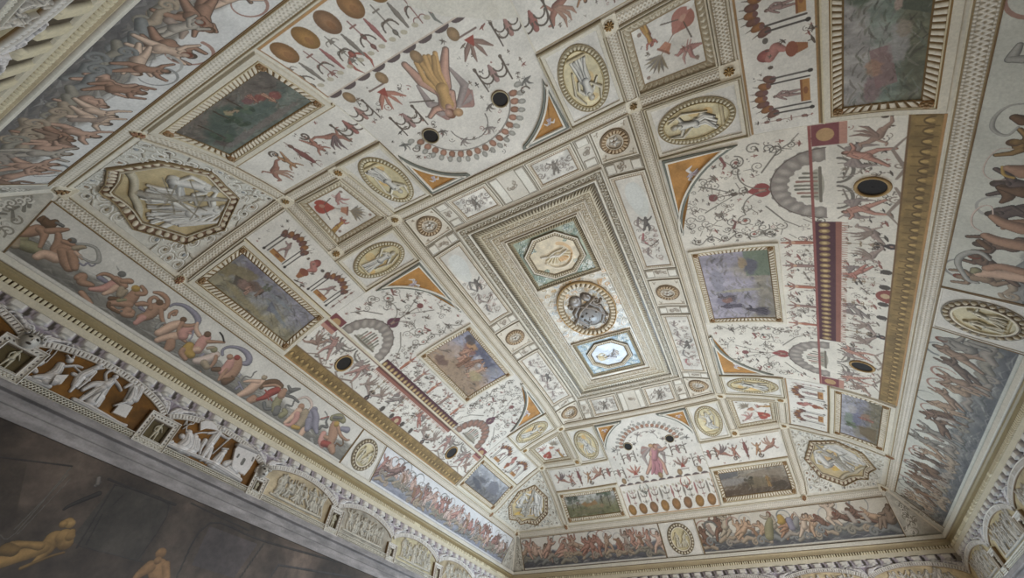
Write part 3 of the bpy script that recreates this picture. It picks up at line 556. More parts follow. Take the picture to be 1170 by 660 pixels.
fl=raw_mesh('floor',np.array([(-WW['L']*U,-WW['N']*U,0),(WW['R']*U,-WW['N']*U,0),(WW['R']*U,WW['F']*U,0),(-WW['L']*U,WW['F']*U,0)],float),np.array([[0,1,2,3]]),None,M_FL,None,False);fl['kind']='structure'
# ------------------------------------------------------------------ guilloche ribs of the vault
VC=Vault('C')
RC='D2CABA'
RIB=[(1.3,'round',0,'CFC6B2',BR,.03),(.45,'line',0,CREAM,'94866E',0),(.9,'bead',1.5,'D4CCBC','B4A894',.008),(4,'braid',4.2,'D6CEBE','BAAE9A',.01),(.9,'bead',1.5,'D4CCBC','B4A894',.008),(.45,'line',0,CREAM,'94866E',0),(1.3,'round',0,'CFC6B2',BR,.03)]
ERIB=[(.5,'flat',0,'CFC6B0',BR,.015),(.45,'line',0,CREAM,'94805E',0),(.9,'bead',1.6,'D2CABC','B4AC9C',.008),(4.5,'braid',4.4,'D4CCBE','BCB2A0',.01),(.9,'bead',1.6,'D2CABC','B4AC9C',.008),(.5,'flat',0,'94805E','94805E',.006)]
_tn=[0]
def trim(P,spec,ch=VC,lab=None,h0=.006):
    _tn[0]+=1;w=sum(q[0] for q in spec);o=frame('trim_%d'%_tn[0],ch,offset(P,-w/2,False),spec,closed=False,h0=h0);o['kind']='structure'
    if lab: o['label']=lab
g=4.7;b0=181.9;b1=236.8
for s in (-1,1):
    trim([(100*s,-b0+g),(100*s,b0-g)],RIB);trim([(-100+g,b0*s),(100-g,b0*s)],RIB)
    for t in (-1,1):
        trim([(100*s,t*(b0+g)),(100*s,t*(b1-g))],RIB);trim([(s*(100+g),t*b0),(s*(154.9-g),t*b0)],RIB)
        trim([(154.9*s,t*(b0+g)),(154.9*s,t*(b1-g))],RIB);trim([(s*(100+g),t*b1),(s*(154.9-g),t*b1)],RIB)
        trim([(154.7*s,t*(b1+g)),(151*s,t*311.5)],RIB);trim([(s*(154.9+g),t*(b1-.2)),(s*229,t*234.8)],RIB)
for s,e in (('L',311),('R',311),('N',227),('F',227)): trim([(-e,135.2),(e,135.2)],ERIB,Edge(s),h0=.004)
# joints of the ribs: small gilt rosettes
def rosette(ch,x,y,r,label,col='94784C',n=8,h=.045,group=None,cat='rosette'):
    cv=poly_cv(ch,circle(x,y,r,n=40),CREAM,h*.5,dens=2);cv.el(x,y,r*.95,r*.95,'C4B698',1,0,h*.2)
    for k in range(n): a=2*PI*k/n;cv.st([(x+math.cos(a)*r*.2,y+math.sin(a)*r*.2,r*.12),(x+math.cos(a)*r*.65,y+math.sin(a)*r*.65,r*.24)],col,1,h*.5,.45)
    cv.el(x,y,r*.25,r*.25,'B89C6C',1,0,h*.8,.3);o=cv.build('rosette',M_S,None,closed=True);return tag(o,label,cat,group)
def pad(ch,x,y,g=4.9,label='',group=None,r=3.1,col='94784C'):
    t=thing('rib_joint',label,'rosette',ch,x,y,group);c=quad_cv(ch,x-g,y-g,x+g,y+g,CREAM,.022,1.2);c.build('joint_block',M_S,t)
    cv=poly_cv(ch,circle(x,y,r,n=40),CREAM,.03,dens=2)
    for k in range(8): a=2*PI*k/8;cv.st([(x+math.cos(a)*r*.2,y+math.sin(a)*r*.2,r*.12),(x+math.cos(a)*r*.68,y+math.sin(a)*r*.68,r*.24)],col,1,.02,.45)
    cv.el(x,y,r*.25,r*.25,'B89C6C',1,0,.03,.3);cv.build('rosette',M_S,t,closed=True)
for cx in '-+':
    for cy in '-+':
        K=Vault(cx+cy);w=CW[cx+cy]
        pad(K,100,b0,label='small gilt rosette where ribs cross at the central field, %s'%w)
        pad(K,154.9,b1,label='gilt rosette between the heart coffer and octagon relief, %s'%w)
        pad(K,100,b1,label='gilt rosette on the short-side angle of the heart coffer, %s'%w,col='9C7A48')
        pad(K,154.9,b0,label='gilt rosette on the long-side angle of the heart coffer, %s'%w,col='9C7A48')
        pad(K,230.6,313.4,4.6,label='brown rosette at the outer tip of the octagon bay, %s'%w,col='846644')
        rosette(K,231.5,234.6,2.7,'reddish rosette on the outer rib, long side, by octagon bay, %s'%w,'946C50')
        rosette(K,151,313.9,2.7,'reddish rosette on the outer rib, short side, by octagon bay, %s'%w,'946C50')
# ------------------------------------------------------------------ central field
t=thing('central_field','ornate gilt and cream moulded field at the middle of the ceiling','panel',VC,0,0)
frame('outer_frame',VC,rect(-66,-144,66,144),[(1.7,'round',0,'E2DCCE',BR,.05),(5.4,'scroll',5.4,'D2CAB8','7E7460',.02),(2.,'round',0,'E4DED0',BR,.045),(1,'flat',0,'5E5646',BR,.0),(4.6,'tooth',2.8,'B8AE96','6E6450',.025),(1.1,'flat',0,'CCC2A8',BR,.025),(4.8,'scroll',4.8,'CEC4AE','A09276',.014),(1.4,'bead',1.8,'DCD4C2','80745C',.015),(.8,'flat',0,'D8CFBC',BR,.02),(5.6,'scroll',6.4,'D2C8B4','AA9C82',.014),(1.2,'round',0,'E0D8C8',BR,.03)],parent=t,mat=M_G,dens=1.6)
cv=quad_cv(VC,-36,-114,36,114,'CFC6B4',.006);rng=random.Random(3)
cv.wash(lambda X,Y,c:c*(1+(fbm(X,Y,5,4,5)-.5)*.3)[:,None])
for k in range(260):
    x,y=rng.uniform(-35,35),rng.uniform(-52,46);cv.spiral(x,y,2.8,1.3,.5,rng.choice(('B08848','E8E2D4','8E8470','C08C4C','9CA4A8','A09478')),rng.random()*6,rng.choice((-1,1)),.006)
for k in range(26): cv.el(rng.uniform(-33,33),rng.uniform(-50,46),rng.uniform(1.5,4),rng.uniform(1,3),rng.choice(('C8CCC8','D8A868','CAB48C')),.5)
cv.build('stucco_ground',M_G,t)
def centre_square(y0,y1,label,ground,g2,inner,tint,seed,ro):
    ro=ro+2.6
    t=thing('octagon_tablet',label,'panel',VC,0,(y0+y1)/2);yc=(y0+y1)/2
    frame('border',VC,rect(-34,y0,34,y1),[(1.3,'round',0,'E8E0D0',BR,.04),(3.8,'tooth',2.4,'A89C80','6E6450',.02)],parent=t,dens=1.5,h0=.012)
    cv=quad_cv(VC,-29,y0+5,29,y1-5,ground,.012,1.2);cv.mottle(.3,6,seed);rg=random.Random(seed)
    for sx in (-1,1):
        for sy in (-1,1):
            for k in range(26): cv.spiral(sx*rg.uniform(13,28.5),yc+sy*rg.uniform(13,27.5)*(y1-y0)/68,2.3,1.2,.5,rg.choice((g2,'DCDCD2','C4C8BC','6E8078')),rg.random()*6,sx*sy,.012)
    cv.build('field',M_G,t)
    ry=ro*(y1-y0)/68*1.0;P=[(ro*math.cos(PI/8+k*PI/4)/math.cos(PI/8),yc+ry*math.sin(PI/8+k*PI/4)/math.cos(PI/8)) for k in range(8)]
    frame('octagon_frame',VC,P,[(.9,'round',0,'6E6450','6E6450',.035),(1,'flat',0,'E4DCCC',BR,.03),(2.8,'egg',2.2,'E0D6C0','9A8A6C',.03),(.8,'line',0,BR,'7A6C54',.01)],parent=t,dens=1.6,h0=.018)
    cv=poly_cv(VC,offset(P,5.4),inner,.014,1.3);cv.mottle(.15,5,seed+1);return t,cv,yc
t1,cv,yc=centre_square(-113.5,-46.5,'green tablet with a stucco octagon, upper end of the central field','A0AA98','8A9A8A','DCCFB4',0,11,24)
cv.arc(2,yc+2,13,.2,2.9,1.1,'E6DCC6',20,h=.03);cv.arc(3,yc,12.4,-1.2,1.2,2.,'D0A268',16,.5,.6)
for k in range(9): a=.3+k*.3;cv.st([(2,yc-2,.5),(2+12*math.cos(a),yc-2+11*math.sin(a),1.3)],'D8C8A4',1,.018,.2)
cv.st([(-12,yc-3,1),(-4,yc-1,1.6),(4,yc+1,1.4),(12,yc-2,.8)],'E6E0D4',1,.035,.35);cv.st([(-8,yc-1,1),(0,yc-4,1.4),(9,yc-5,.6)],'CFC4AC',1,.03,.35);cv.el(6,yc+6,5,3,'D4A46C',.7)
cv.build('relief_ground',M_G,t1,'relief',closed=True)
t3,cv,yc=centre_square(41.5,108.5,'stucco octagon tablet with painted-in blue glare, lower end of the central field','A4B6C0','84A0B6','C4C8CC',1,17,22)  # bluish window glare is put into the ground and inner colours
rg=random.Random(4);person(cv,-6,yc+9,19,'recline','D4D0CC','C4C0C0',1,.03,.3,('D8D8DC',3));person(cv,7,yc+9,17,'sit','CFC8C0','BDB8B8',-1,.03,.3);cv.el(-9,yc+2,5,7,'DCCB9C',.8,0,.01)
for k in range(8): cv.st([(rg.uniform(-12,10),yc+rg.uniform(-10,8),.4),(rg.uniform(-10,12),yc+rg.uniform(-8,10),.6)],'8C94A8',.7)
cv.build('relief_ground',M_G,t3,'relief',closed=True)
t=thing('coat_of_arms','dark oval relief with a shield and crossed ribbons at the ceiling centre','relief',VC,2,-3)
frame('oval_frame',VC,circle(2,-3,29,40,60),[(1.4,'round',0,'C8A878',BR,.06),(5,'gad',4.6,'DCD0B8','7E6E54',.06),(1,'round',0,'A89474',BR,.03)],parent=t,dens=1.5,h0=.012)
cv=poly_cv(VC,circle(2,-3,22,33,60),'6E645A',.006,1.4);cv.mottle(.4,6,8);rg=random.Random(8)
cv.el(2,8,13,15,'7E7870',1,0,.05,.3);cv.el(2,9,11,12,'8E8A86',1,0,.055,.2)
for k in range(14): cv.el(rg.uniform(-6,10),rg.uniform(0,17),1.5,1.5,('68625C','9E9A96')[k%2],1,0,.075,.3)
cv.el(-5,-17,6.5,8,'9A9088',1,.3,.07,.45);cv.el(-5,-21,4,4,'AAA298',1,0,.075,.3);cv.el(7,-19,5,7,'8C8074',1,-.4,.06,.45)
cv.st([(-16,12,1.6),(-4,-4,1.5),(14,-16,1.4)],'A89E92',1,.075,.35);cv.st([(18,12,1.6),(8,-4,1.5),(-10,-14,1.4)],'8E8478',1,.07,.35)
for g_ in (-1,1):
    cv.st([(2+g_*6,-10,2.4),(2+g_*13,-2,2.8),(2+g_*14,10,2.6),(2+g_*8,21,2)],'7A7066',1,.05,.45);cv.spiral(2+g_*13,-11,4.6,1.3,1.2,'948A7E',0,g_,.05,1,.4);cv.spiral(2+g_*11,20,4,1.2,1.,'948A7E',2,g_,.05,1,.4)
cv.build('ground',M_G,t,'relief_arms',closed=True)
# ------------------------------------------------------------------ stucco panels between the central field and the ribs
def stucco_panel(x0,y0,x1,y1,label,kind,seed,group=None):
    t=thing('stucco_tablet',label,'panel',VC,(x0+x1)/2,(y0+y1)/2,group);rg=random.Random(seed);w,h=x1-x0,y1-y0;xc,yc=(x0+x1)/2,(y0+y1)/2
    if kind=='round':
        frame('border',VC,rect(x0,y0,x1,y1),[(1,'line',0,CREAM,'7E7460',0),(1,'flat',0,'DCD4C4',BR,.012)],parent=t,h0=.008)
        cv=quad_cv(VC,x0+2,y0+2,x1-2,y1-2,'D6CDBC',.008)
        for sx in (-1,1):
            for sy in (-1,1): sprig(cv,xc+sx*(w/2-4.4),yc+sy*(h/2-4.4),1.6,'8E806C',seed)
        cv.build('ground',M_S,t);r=min(w,h)/2-3.6
        frame('ring',VC,circle(xc,yc,r,n=40),[(1,'round',0,'8C7C66',BR,.02),(3.,'gad',2.4,'C4AE90','8A7258',.03),(1,'round',0,'D8CEBC',BR,.03)],parent=t,h0=.012,dens=1.6)
        cv=poly_cv(VC,circle(xc,yc,r-5,n=36),('C8BEAE','CDBF94')[seed%2],.012,1.5)
        for k in range(5): a=2*PI*k/5+.3;cv.st([(xc,yc,.6),(xc+math.cos(a)*(r-7)*.6,yc+math.sin(a)*(r-7)*.6,1.7),(xc+math.cos(a)*(r-7),yc+math.sin(a)*(r-7),.8)],'DAD4C8',1,.03,.45)
        cv.el(xc,yc,1.3,1.3,'8A7C6C',1,0,.04);cv.build('flower_ground',M_S,t,'flower',closed=True);return
    if kind=='knot':
        frame('border',VC,rect(x0,y0,x1,y1),[(.7,'line',0,CREAM,'867C6A',0)],parent=t,h0=.008);cv=quad_cv(VC,x0+.7,y0+.7,x1-.7,y1-.7,'D2CABB',.008)
        lng=w>h;a=max(w,h)/2
        for s_ in (-1,1):
            px_,py_=(xc+s_*(a-4.6),yc) if lng else (xc,yc+s_*(a-4.6));e=min(w,h)/2-1.2;cv.poly(rect(px_-3.6 if lng else px_-e,py_-e if lng else py_-3.6,px_+3.6 if lng else px_+e,py_+e if lng else py_+3.6),'7E7464');cv.poly(rect(px_-3 if lng else px_-e+.6,py_-e+.6 if lng else py_-3,px_+3 if lng else px_+e-.6,py_+e-.6 if lng else py_+3),'DED8CA',1,.012,False)
        for k in range(5): cv.spiral(xc+rg.uniform(-3,3)*(1.3 if lng else .8),yc+rg.uniform(-3,3)*(.8 if lng else 1.3),2,1.1,.5,'8E8272',rg.random()*6,(-1)**k,.01)
        cv.build('ground',M_S,t);return
    frame('border',VC,rect(x0,y0,x1,y1),[(.8,'line',0,CREAM,'7E7460',0),(1.,'flat',0,'DCD4C4',BR,.012),(1.8,'bead',1.7,'DCD2C0','A4927A',.014),(.7,'line',0,CREAM,'94846C',0)],parent=t,h0=.008)
    cv=quad_cv(VC,x0+4.3,y0+4.3,x1-4.3,y1-4.3,'D8D2C6',.008);cv.mottle(.12,9,seed)
    if kind=='long':
        xa=xc;s_=(1 if seed%2 else -1)
        for k in range(5):
            y=y0+10+(h-20)*(k+.5)/5
            if kind=='long' and seed in (1,2) and k<2: continue
            for _ in range(9): xx,yy=xa+rg.uniform(-8,8),y+rg.uniform(-9,9);cv.spiral(xx,yy,rg.uniform(1.2,2.2),1.2,.3,rg.choice(('8A7C70','6E645C','A07A70')),rg.random()*6,(-1)**k)
            cv.spiral(xa-4,y-3,3.6,1.4,.4,'8E7C6E',k,1);cv.spiral(xa+4,y+4,3.4,1.4,.4,'8E7C6E',k,-1);cv.st([(xa-3,y-7,.8),(xa-5,y,.9),(xa-2,y+6,.3)],rg.choice(('A8585A','7E6E6A','6E6A66')),.9,0,.3);sprig(cv,xa+rg.uniform(-5,5),y+rg.uniform(-5,5),1.8,'7E7066',k+seed)
            if k==2: person(cv,xa+2,y+7,15,'reach','6A625C','4E4844',1)
        cv.st([(xa-7,yc+18,.4),(xa,yc+24,.5),(xa+7,yc+18,.4)],DK)
        if seed in (1,2): cv.el(xa-s_*2,y0+26,6.5,17,'D2D4CC',.9);cv.el(xa,y0+22,6,13,'D6D8D2',.9)
    else:
        for k in range(4): cv.spiral(x0+w*(k+.7)/4.4,yc+(-1)**k*2.5,3.6,1.4,.45,'7A6C62',k,(-1)**k)
        for k in range(26): cv.spiral(x0+rg.uniform(6,w-6),yc+rg.uniform(-8,8),rg.uniform(1,2),1.2,.3,'8A7E74',rg.random()*6,(-1)**k)
        person(cv,xc,yc+7,13,'reach','7E7468','5E544C',1);cv.mottle(.2,12,seed+3)
        for k in range(6): sprig(cv,x0+w*(k+.5)/6,yc+rg.uniform(-6,6),1.4,'86786C',k+seed)
    cv.build('painted_ground',M_F,t)
sd=0
for s in (-1,1):
    sw='left' if s<0 else 'right'
    for e in (-1,1):
        ew='upper' if e<0 else 'lower';sd+=1
        stucco_panel(*(sorted((67*s,95.3*s))[0],sorted((146*e,177.2*e))[0],sorted((67*s,95.3*s))[1],sorted((146*e,177.2*e))[1]),'square tablet with a flower roundel, %s %s corner of the central field'%(ew,sw),'round',sd*2)
        a,b=sorted((67.5*s,95.2*s));c_,d=sorted((32*e,134*e));stucco_panel(a,c_,b,d,'long tablet painted with vines beside the central field, %s edge, %s half'%(sw,ew),'long',[1,4,2,5][sd-1])
        for (p,q) in ((134.6,145.4),(20,31.4)):
            c_,d=sorted((p*e,q*e));stucco_panel(a,c_,b,d,'small knotwork tablet, %s edge, %s half, between long tablet and %s'%(sw,ew,'corner roundel' if p>100 else 'middle medallion'),'knot',sd*10+int(p))
        c_,d=sorted((147.5*e,177*e));a,b=sorted((16.5*s,53.5*s));stucco_panel(a,c_,b,d,'oblong tablet painted with scrolls, %s edge of the central field, %s half'%(ew,sw),'short',sd+20)
        a,b=sorted((54.5*s,66*s));stucco_panel(a,c_,b,d,'small knotwork tablet beside the flower roundel, %s edge, %s half'%(ew,sw),'knot',sd*10+3)
    stucco_panel(*((67.5,-18,95.2,18.5) if s>0 else (-95.2,-18,-67.5,18.5)),'square medallion tablet midway along the %s edge of the central field'%sw,'round',7+s)
    a,b=sorted((147.5*s,177*s));stucco_panel(-15.5,a,15.5,b,'small square knot tablet midway along the %s edge of the central field'%('upper' if s<0 else 'lower'),'knot',60+s)
# ------------------------------------------------------------------ heart coffers and octagon bays at the four corners
def rot_cv(cv,uc,vc,tgt):
    """turn the canvas axes so that 'up' points from the corner to the ceiling centre"""
    X,Y=cv.X-uc,cv.Y-vc;n=math.hypot(*tgt);dx,dy=tgt[0]/n,tgt[1]/n;cv.Y=X*dx+Y*dy;cv.X=X*dy-Y*dx;return cv
for i,(cx,cy) in enumerate((a,b) for a in '-+' for b in '-+'):
    K=Vault(cx+cy);w=CW[cx+cy];fl_=1 if cx==cy else -1
    t=thing('heart_coffer','square coffer painted with a red heart and winged figures, %s'%w,'panel',K,127.5,209.4)
    P=rect(104.8,186.7,150.2,232);frame('border',K,P,[(1.2,'round',0,'D6CCB6',BR,.04),(3.6,'leaf',3.2,'C8BEA8','9C8E74',.015),(.7,'line',0,CREAM,'8A7656',0)],parent=t,h0=.01,dens=1.4)
    cv=quad_cv(K,110.2,192.1,144.8,226.6,PALE,.008);rot_cv(cv,127.5,209.4,(1,1));cv.mottle(.1,8,i)
    heart(cv,0,13.,13,'A8483A' if i!=2 else 'A86A5A')
    cv.st([(0,7,.3),(0,-14,.3)],'8A7460');cv.poly([(-3.6,-3.2),(3.6,-3.2),(2.2,1.2),(-2.2,1.2)],'B87A5C');cv.poly(rect(-4.4,-4.3,4.4,-3.1),'8E5A44')
    for k in range(8): a=PI+PI*(k+.5)/8;cv.st([(0,-6,.5),(math.cos(a)*5,-9+math.sin(a)*4.5,.8),(math.cos(a)*8,-10+math.sin(a)*7,.15)],('7E7468','8E7E64')[k%2])
    bird(cv,-12*fl_,3,12,fl_,'B07A70',.5);person(cv,13*fl_,8,14,'fly','B86A5A','7A4A3A',-fl_,robe=('B88A44',2));cv.st([(10*fl_,8,.4),(2*fl_,13,.3)],DK);cv.st([(-10*fl_,8,.4),(-2*fl_,13,.3)],DK)
    for q in ((-19,0),(19,0),(0,-20)): cv.el(*q,1.2,1.2,'8C7464')
    scatter(cv,-16,-8,16,20,12,i,.7,avoid=lambda x,y:abs(x)<8 and y<4 or abs(x)<6 or abs(x)+abs(y)>20);cv.build('painted_ground',M_F,t)
    # octagon bay
    t=thing('octagon_bay','scrolled white stucco bay around the octagon relief, %s'%w,'panel',K,193,272)
    Q=[(160,241.5),(157,311),(229,311.5),(229,240.5)];cv=poly_cv(K,Q,'D0CCC0',.004,ctr=(190,275));cv.mottle(.12,8,i);rg=random.Random(i)
    ps=[]
    for k in range(1500):
        x,y=rg.uniform(160,227),rg.uniform(243,310)
        if ((x-195)/31)**2+((y-277)/32)**2<1.0 or any((x-a)**2+(y-b)**2<30 for a,b in ps): continue
        ps.append((x,y))
    for k,(x,y) in enumerate(ps):
        a_=rg.random()*6;cv.spiral(x,y,3.7,1.6,.4,'A49C8C',a_,(-1)**k,0);cv.spiral(x+.5,y+.5,3.6,1.5,.5,'DCD8CE',a_,(-1)**k,.01);cv.el(x,y,1.,1.,('A08468','7E7668','A49478','A0A4A4','B8B0A0','B0A898')[k%6],1,0,.012,.3)
        a=rg.random()*6;cv.st([(x+3*math.cos(a),y+3*math.sin(a),.5),(x+6*math.cos(a+.5),y+6*math.sin(a+.5),.8)],'B0A898',1,.012,.3)
    cv.build('scrolled_ground',M_S,t,closed=True)
    t=thing('octagon_relief','octagonal relief of draped stucco figures on ochre, %s'%w,'relief',K,193,273)
    O=[(220,304),(194,311),(171,300),(162,279),(174,255),(196,243),(217,250),(227,276)];O=[(193+(a-193)*.985,275+(b-275)*.985) for a,b in O]
    if i!=0: O=[(193+(a-193)*.97,274+(b-274)*.96) for a,b in O]
    frame('frame',K,O,[(.8,'round',0,'9A8868',BR,.035),(3.4,'egg',4.3,'D0C4AC','7E6450',.02),(.9,'round',0,'CFC6B2',BR,.03),(.6,'line',0,BR,'8A7656',.01)],parent=t,h0=.01,dens=1.4)
    In=offset(O,6);cv=poly_cv(K,In,'C0AE88',.008,1.3,ctr=(193,274));rot_cv(cv,193,274,(1,1.25));cv.mottle(.15,7,i+3)
    if i: 
        for k in range(7): cv.el(rg.uniform(-20,20),rg.uniform(-18,20),rg.uniform(3,7),rg.uniform(2,5),rg.choice(('D8B04A','CDA06C','D0C4A4','D8A868')),.55)
    st='D4D0C6'
    person(cv,-11*fl_,20,44,'sit',st,'C4BEB2',fl_,.03,.35,('D2CEC6',6),wd=.9,folds='B0AA9C')
    person(cv,11*fl_,20,44,'stride',st,'C0BAAE',-fl_,.03,.35,('D0CCC4',6),wd=.86,folds='ACA698')
    cv.st([(-1,22,2.4),(0,4,2.6),(-2,-14,2.),(-1,-22,1)],'A8A296',1,.03,.4)
    for k in range(5): cv.st([(-4,18-k*7,.7),(4,16-k*7,.9)],'A09A90',1,.02)
    for k in range(5): cv.st([(fl_*(15+k*1.5),18-k*4,1.2),(fl_*(20-k),4-k*5,1.4),(fl_*(13-k),-8-k*3,.6)],'D0CCC4',1,.02,.35)
    for k in range(9): cv.st([(rg.uniform(-20,20),rg.uniform(-5,18),.35),(rg.uniform(-18,18),rg.uniform(-12,16),.5)],'8C8474',.8)
    cv.st([(-20,22,2),(0,24,2.4),(20,22,2)],'B4AA94',1,.03,.4);cv.build('ground',M_S,t,'relief_figures',closed=True)
# ------------------------------------------------------------------ the four slopes
EGGF=[(2.3,'flat',0,'D0C8B6','D0C8B6',.03),(.5,'line',0,BR,'94764A',.01),(.4,'flat',0,'C8BA9A',BR,.03),(3.2,'gad',3.0,'D6CCB8','8A7250',.02),(.5,'line',0,BR,'6E5630',.004)]
def painting(ch,u0,v0,u1,v1,label,args,feat,bt=0):
    t=thing('framed_landscape',label,'painting',ch,(u0+u1)/2,(v0+v1)/2)
    frame('frame',ch,rect(u0,v0,u1,v1),EGGF,parent=t,h0=.006,dens=1.5);cv=quad_cv(ch,u0+6.9,v0+6.9,u1-6.9,v1-6.9,'8A8478',.006,1.1)
    landscape(cv,u0+6.9,v0+6.9,u1-6.9,v1-6.9,*args,feat=feat);cv.build('painted_scene',M_F,t)
    for x in (u0+5,u1-5):
        for y in (v0+5,v1-5):
            c=poly_cv(ch,circle(x,y,1.9,n=20),'94704A',.045,1.2)
            for k in range(5): a=k*1.257;c.el(x+1.*math.cos(a),y+1.*math.sin(a),.7,.7,'A08058',1,0,.012,.4)
            c.build('corner_rosette',M_S,t,closed=True)
def oval(ch,u,label,seed,pose):
    t=thing('oval_medallion',label,'medallion',ch,u,32);w=19.6
    frame('panel_moulding',ch,rect(u-w,4.8,u+w,60),[(1.2,'round',0,'C8BEA6',BR,.04),(.6,'line',0,BR,'9A8C70',.005),(2.,'flat',0,'D2CAB8',BR,.015)],parent=t,h0=.008)
    cv=quad_cv(ch,u-w+3.8,8.6,u+w-3.8,56.2,'D8D2C6',.008);cv.mottle(.08,8,seed);cv.build('ground',M_F,t)
    frame('egg_border',ch,circle(u,32.4,15,22.6,56),[(.7,'line',0,BR,'8E7E5E',.004),(2.6,'egg',2.3,'CFC6AC','968A70',.018),(.6,'round',0,'C4B488',BR,.02)],parent=t,h0=.014,dens=1.7)
    cv=poly_cv(ch,circle(u,32.4,11.1,18.7,48),('D0C4A0','CFC09A','C8BC98')[seed%3],.014,1.5);cv.mottle(.15,6,seed);rg=random.Random(seed)
    for k in range(5): cv.el(u+rg.uniform(-7,7),32+rg.uniform(-13,13),rg.uniform(2,4),rg.uniform(2,5),rg.choice(('D8A45C','E0D4B0','CDA86C')),.45)
    person(cv,u,47,29,pose,'CCC6B6','BCB29C',(-1)**seed,.024,.6,('CCC8BE',4),wd=1.,folds='A09888');cv.st([(u-7,47.5,1),(u+7,47.8,1.2)],'BEB090',1,.02,.3)
    cv.st([(u+5,40,.6),(u+8,26,.9),(u+4,17,.5)],'C8C0AC',1,.03,.4);cv.st([(u-3,30,.8),(u-8,24,1.2),(u-6,17,.6)],'C8C0AC',1,.03,.4);cv.build('ochre_ground',M_S,t,'relief_figure',closed=True)
def spandrel(ch,P,fx,fy,label,seed,s=9):
    t=thing('spandrel',label,'panel',ch,fx,fy)
    frame('border',ch,P,[(1.4,'flat',0,'74766C',BR,.02),(.3,'line',0,BR,'5E5648',0),(1.3,'flat',0,'DCD6C8',BR,.03)],parent=t,h0=.01,dens=1.4)
    cv=poly_cv(ch,offset(P,3.),'BC8038',.01,1.,ctr=(fx,fy));cv.mottle(.25,9,seed)
    for g_ in (-1,1): cv.st([(fx,fy,.08*s),(fx+g_*.35*s,fy-.25*s,.1*s),(fx+g_*.6*s,fy+.05*s,.03*s)],'D8D0C8',1,0,.2)
    person(cv,fx,fy+.4*s,s*.8,'stride','C8BCC0','8A7A80',(-1)**seed,0,.3,robe=('BCA8B0',2));cv.build('ochre_ground',M_F,t,closed=True)
LAND={
 ('L',-1):(('86828A','8C8A88','8E8468'),11,'B 7A7080 .2 .1 .1 .12;B 8C7A50 .1 .42 .2 .2 -.3;G 5C5A6A .55 .42 0 0 .16 .18 .04 .28;G 4E4438 .12 .5 0 0 .2 -.1 .2 .2 .05 .2;B 9A7466 .27 .55 .09 .14;B 6E5444 .33 .42 .08 .12;P A8806C .3 .74 .34 sit;P 8C6E5C .4 .6 .3 stand;B 9A8A62 .4 .86 .3 .08 .1;B 7C8288 .7 .62 .2 .06 .2;B 8A9094 .6 .3 .2 .05;T 5A5C48 .42 .5 .3'),
 ('L',1):(('A6A8AE','8A8C94','706E70'),12,'G 6E6E78 .5 .3 0 0 .14 -.16 .3 .02 .36 .4 .05 .42;G 50505A .05 .62 0 0 .2 -.02 .4 .2 .3 .3 .1 .14;B 9A9CA4 .2 .2 .2 .1;B 5C5A60 .3 .5 .14 .1;B B0B0B4 .45 .15 .14 .08'),
 ('R',1):(('9C9690','7E8A7C','6A6A54'),13,'G 4E5446 .52 1 0 0 .06 -.34 .22 -.42 .44 -.5 .46 0;B 8C6E6E .1 .4 .1 .12;G 8E6A68 .1 .5 0 -.05 .26 -.16 .28 .1 .03 .22;B B08468 .24 .42 .06 .12;B C0A090 .62 .66 .05 .05;B C0A090 .72 .62 .05 .05;B 56644E .8 .2 .2 .24;B A8A09C .38 .7 .14 .12;B 9C8C78 .46 .74 .06 .1;B 4C4438 .88 .7 .1 .2'),
 ('R',-1):(('9A98A0','7E7C8A','7A7058'),14,'B 9C7458 .6 .62 .1 .12 .2;B 7A8A74 .45 .22 .14 .14;B 8C8470 .2 .55 .16 .24;B 6E6E88 .5 .42 .2 .12;G 6E5A3E .04 .95 0 0 .1 -.4 .3 -.46 .34 0;P A86A58 .55 .84 .4 stand;B B0A8A4 .7 .3 .1 .12;T 5C6A4C .3 .7 .5'),
 ('N',1):(('6E7468','5E665C','6C6258'),15,'B 4E5E50 .6 .7 .2 .2;B 56645A .4 .4 .2 .2;B 4A564C .8 .5 .12 .3;B 7C6E66 .35 .15 .3 .08;B 7A6E68 .75 .16 .2 .08;B 9C4A42 .14 .5 .05 .1;B 98483E .25 .62 .05 .08;B 7E4C4C .33 .7 .05 .07;P B8866A .2 .66 .3 stand;P A06A5A .29 .8 .26 stride;B B8A070 .55 .72 .03 .07;P A89070 .5 .75 .24 recline;B 5C4A44 .88 .3 .08 .12;T 44523F .6 .9 .5;T 4A5846 .82 .85 .5;T 4A5846 .42 .95 .4'),
 ('N',-1):(('A8A49A','8A8C78','706248'),16,'B 7C7058 .4 .6 .2 .2;P 9C6A50 .6 .8 .4 stand'),
 ('F',-1):(('A8A69E','7E7A5E','6E6C48'),17,'G 9A6C40 .3 .5 0 -.06 .1 -.16 .12 -.05 .22 -.1 .3 -.2 .33 .02 .1 .1;B C8C0B4 .5 .36 .03 .06;G 6C5240 .22 .6 0 -.26 .04 -.3 .07 0;T 54584A .12 .7 .6;T 4E5444 .22 .6 .5;T 4E5A44 .85 .7 .7;T 5A6450 .72 .5 .5;B 7A7050 .4 .8 .3 .1;B 8C8058 .6 .62 .2 .08;B 9C7C5C .7 .6 .04 .1'),
 ('F',1):(('8E8474','766654','5A4A3A'),18,'G 5A5A5E 0 0 0 0 .3 0 .28 .22 0 .3;B 96908A .18 .45 .22 .16;B 5C4838 .1 .85 .2 .1;B 7A6A4E .55 .6 .2 .25;P 9A7648 .7 .8 .5 stand;B 4E4234 .85 .75 .14 .12;G 8A7A66 .35 .2 0 0 .3 -.12 .6 -.1 .62 .2 .2 .14;T 4E4636 .42 .9 .5')}
POL=('stand','stride','reach','veil')
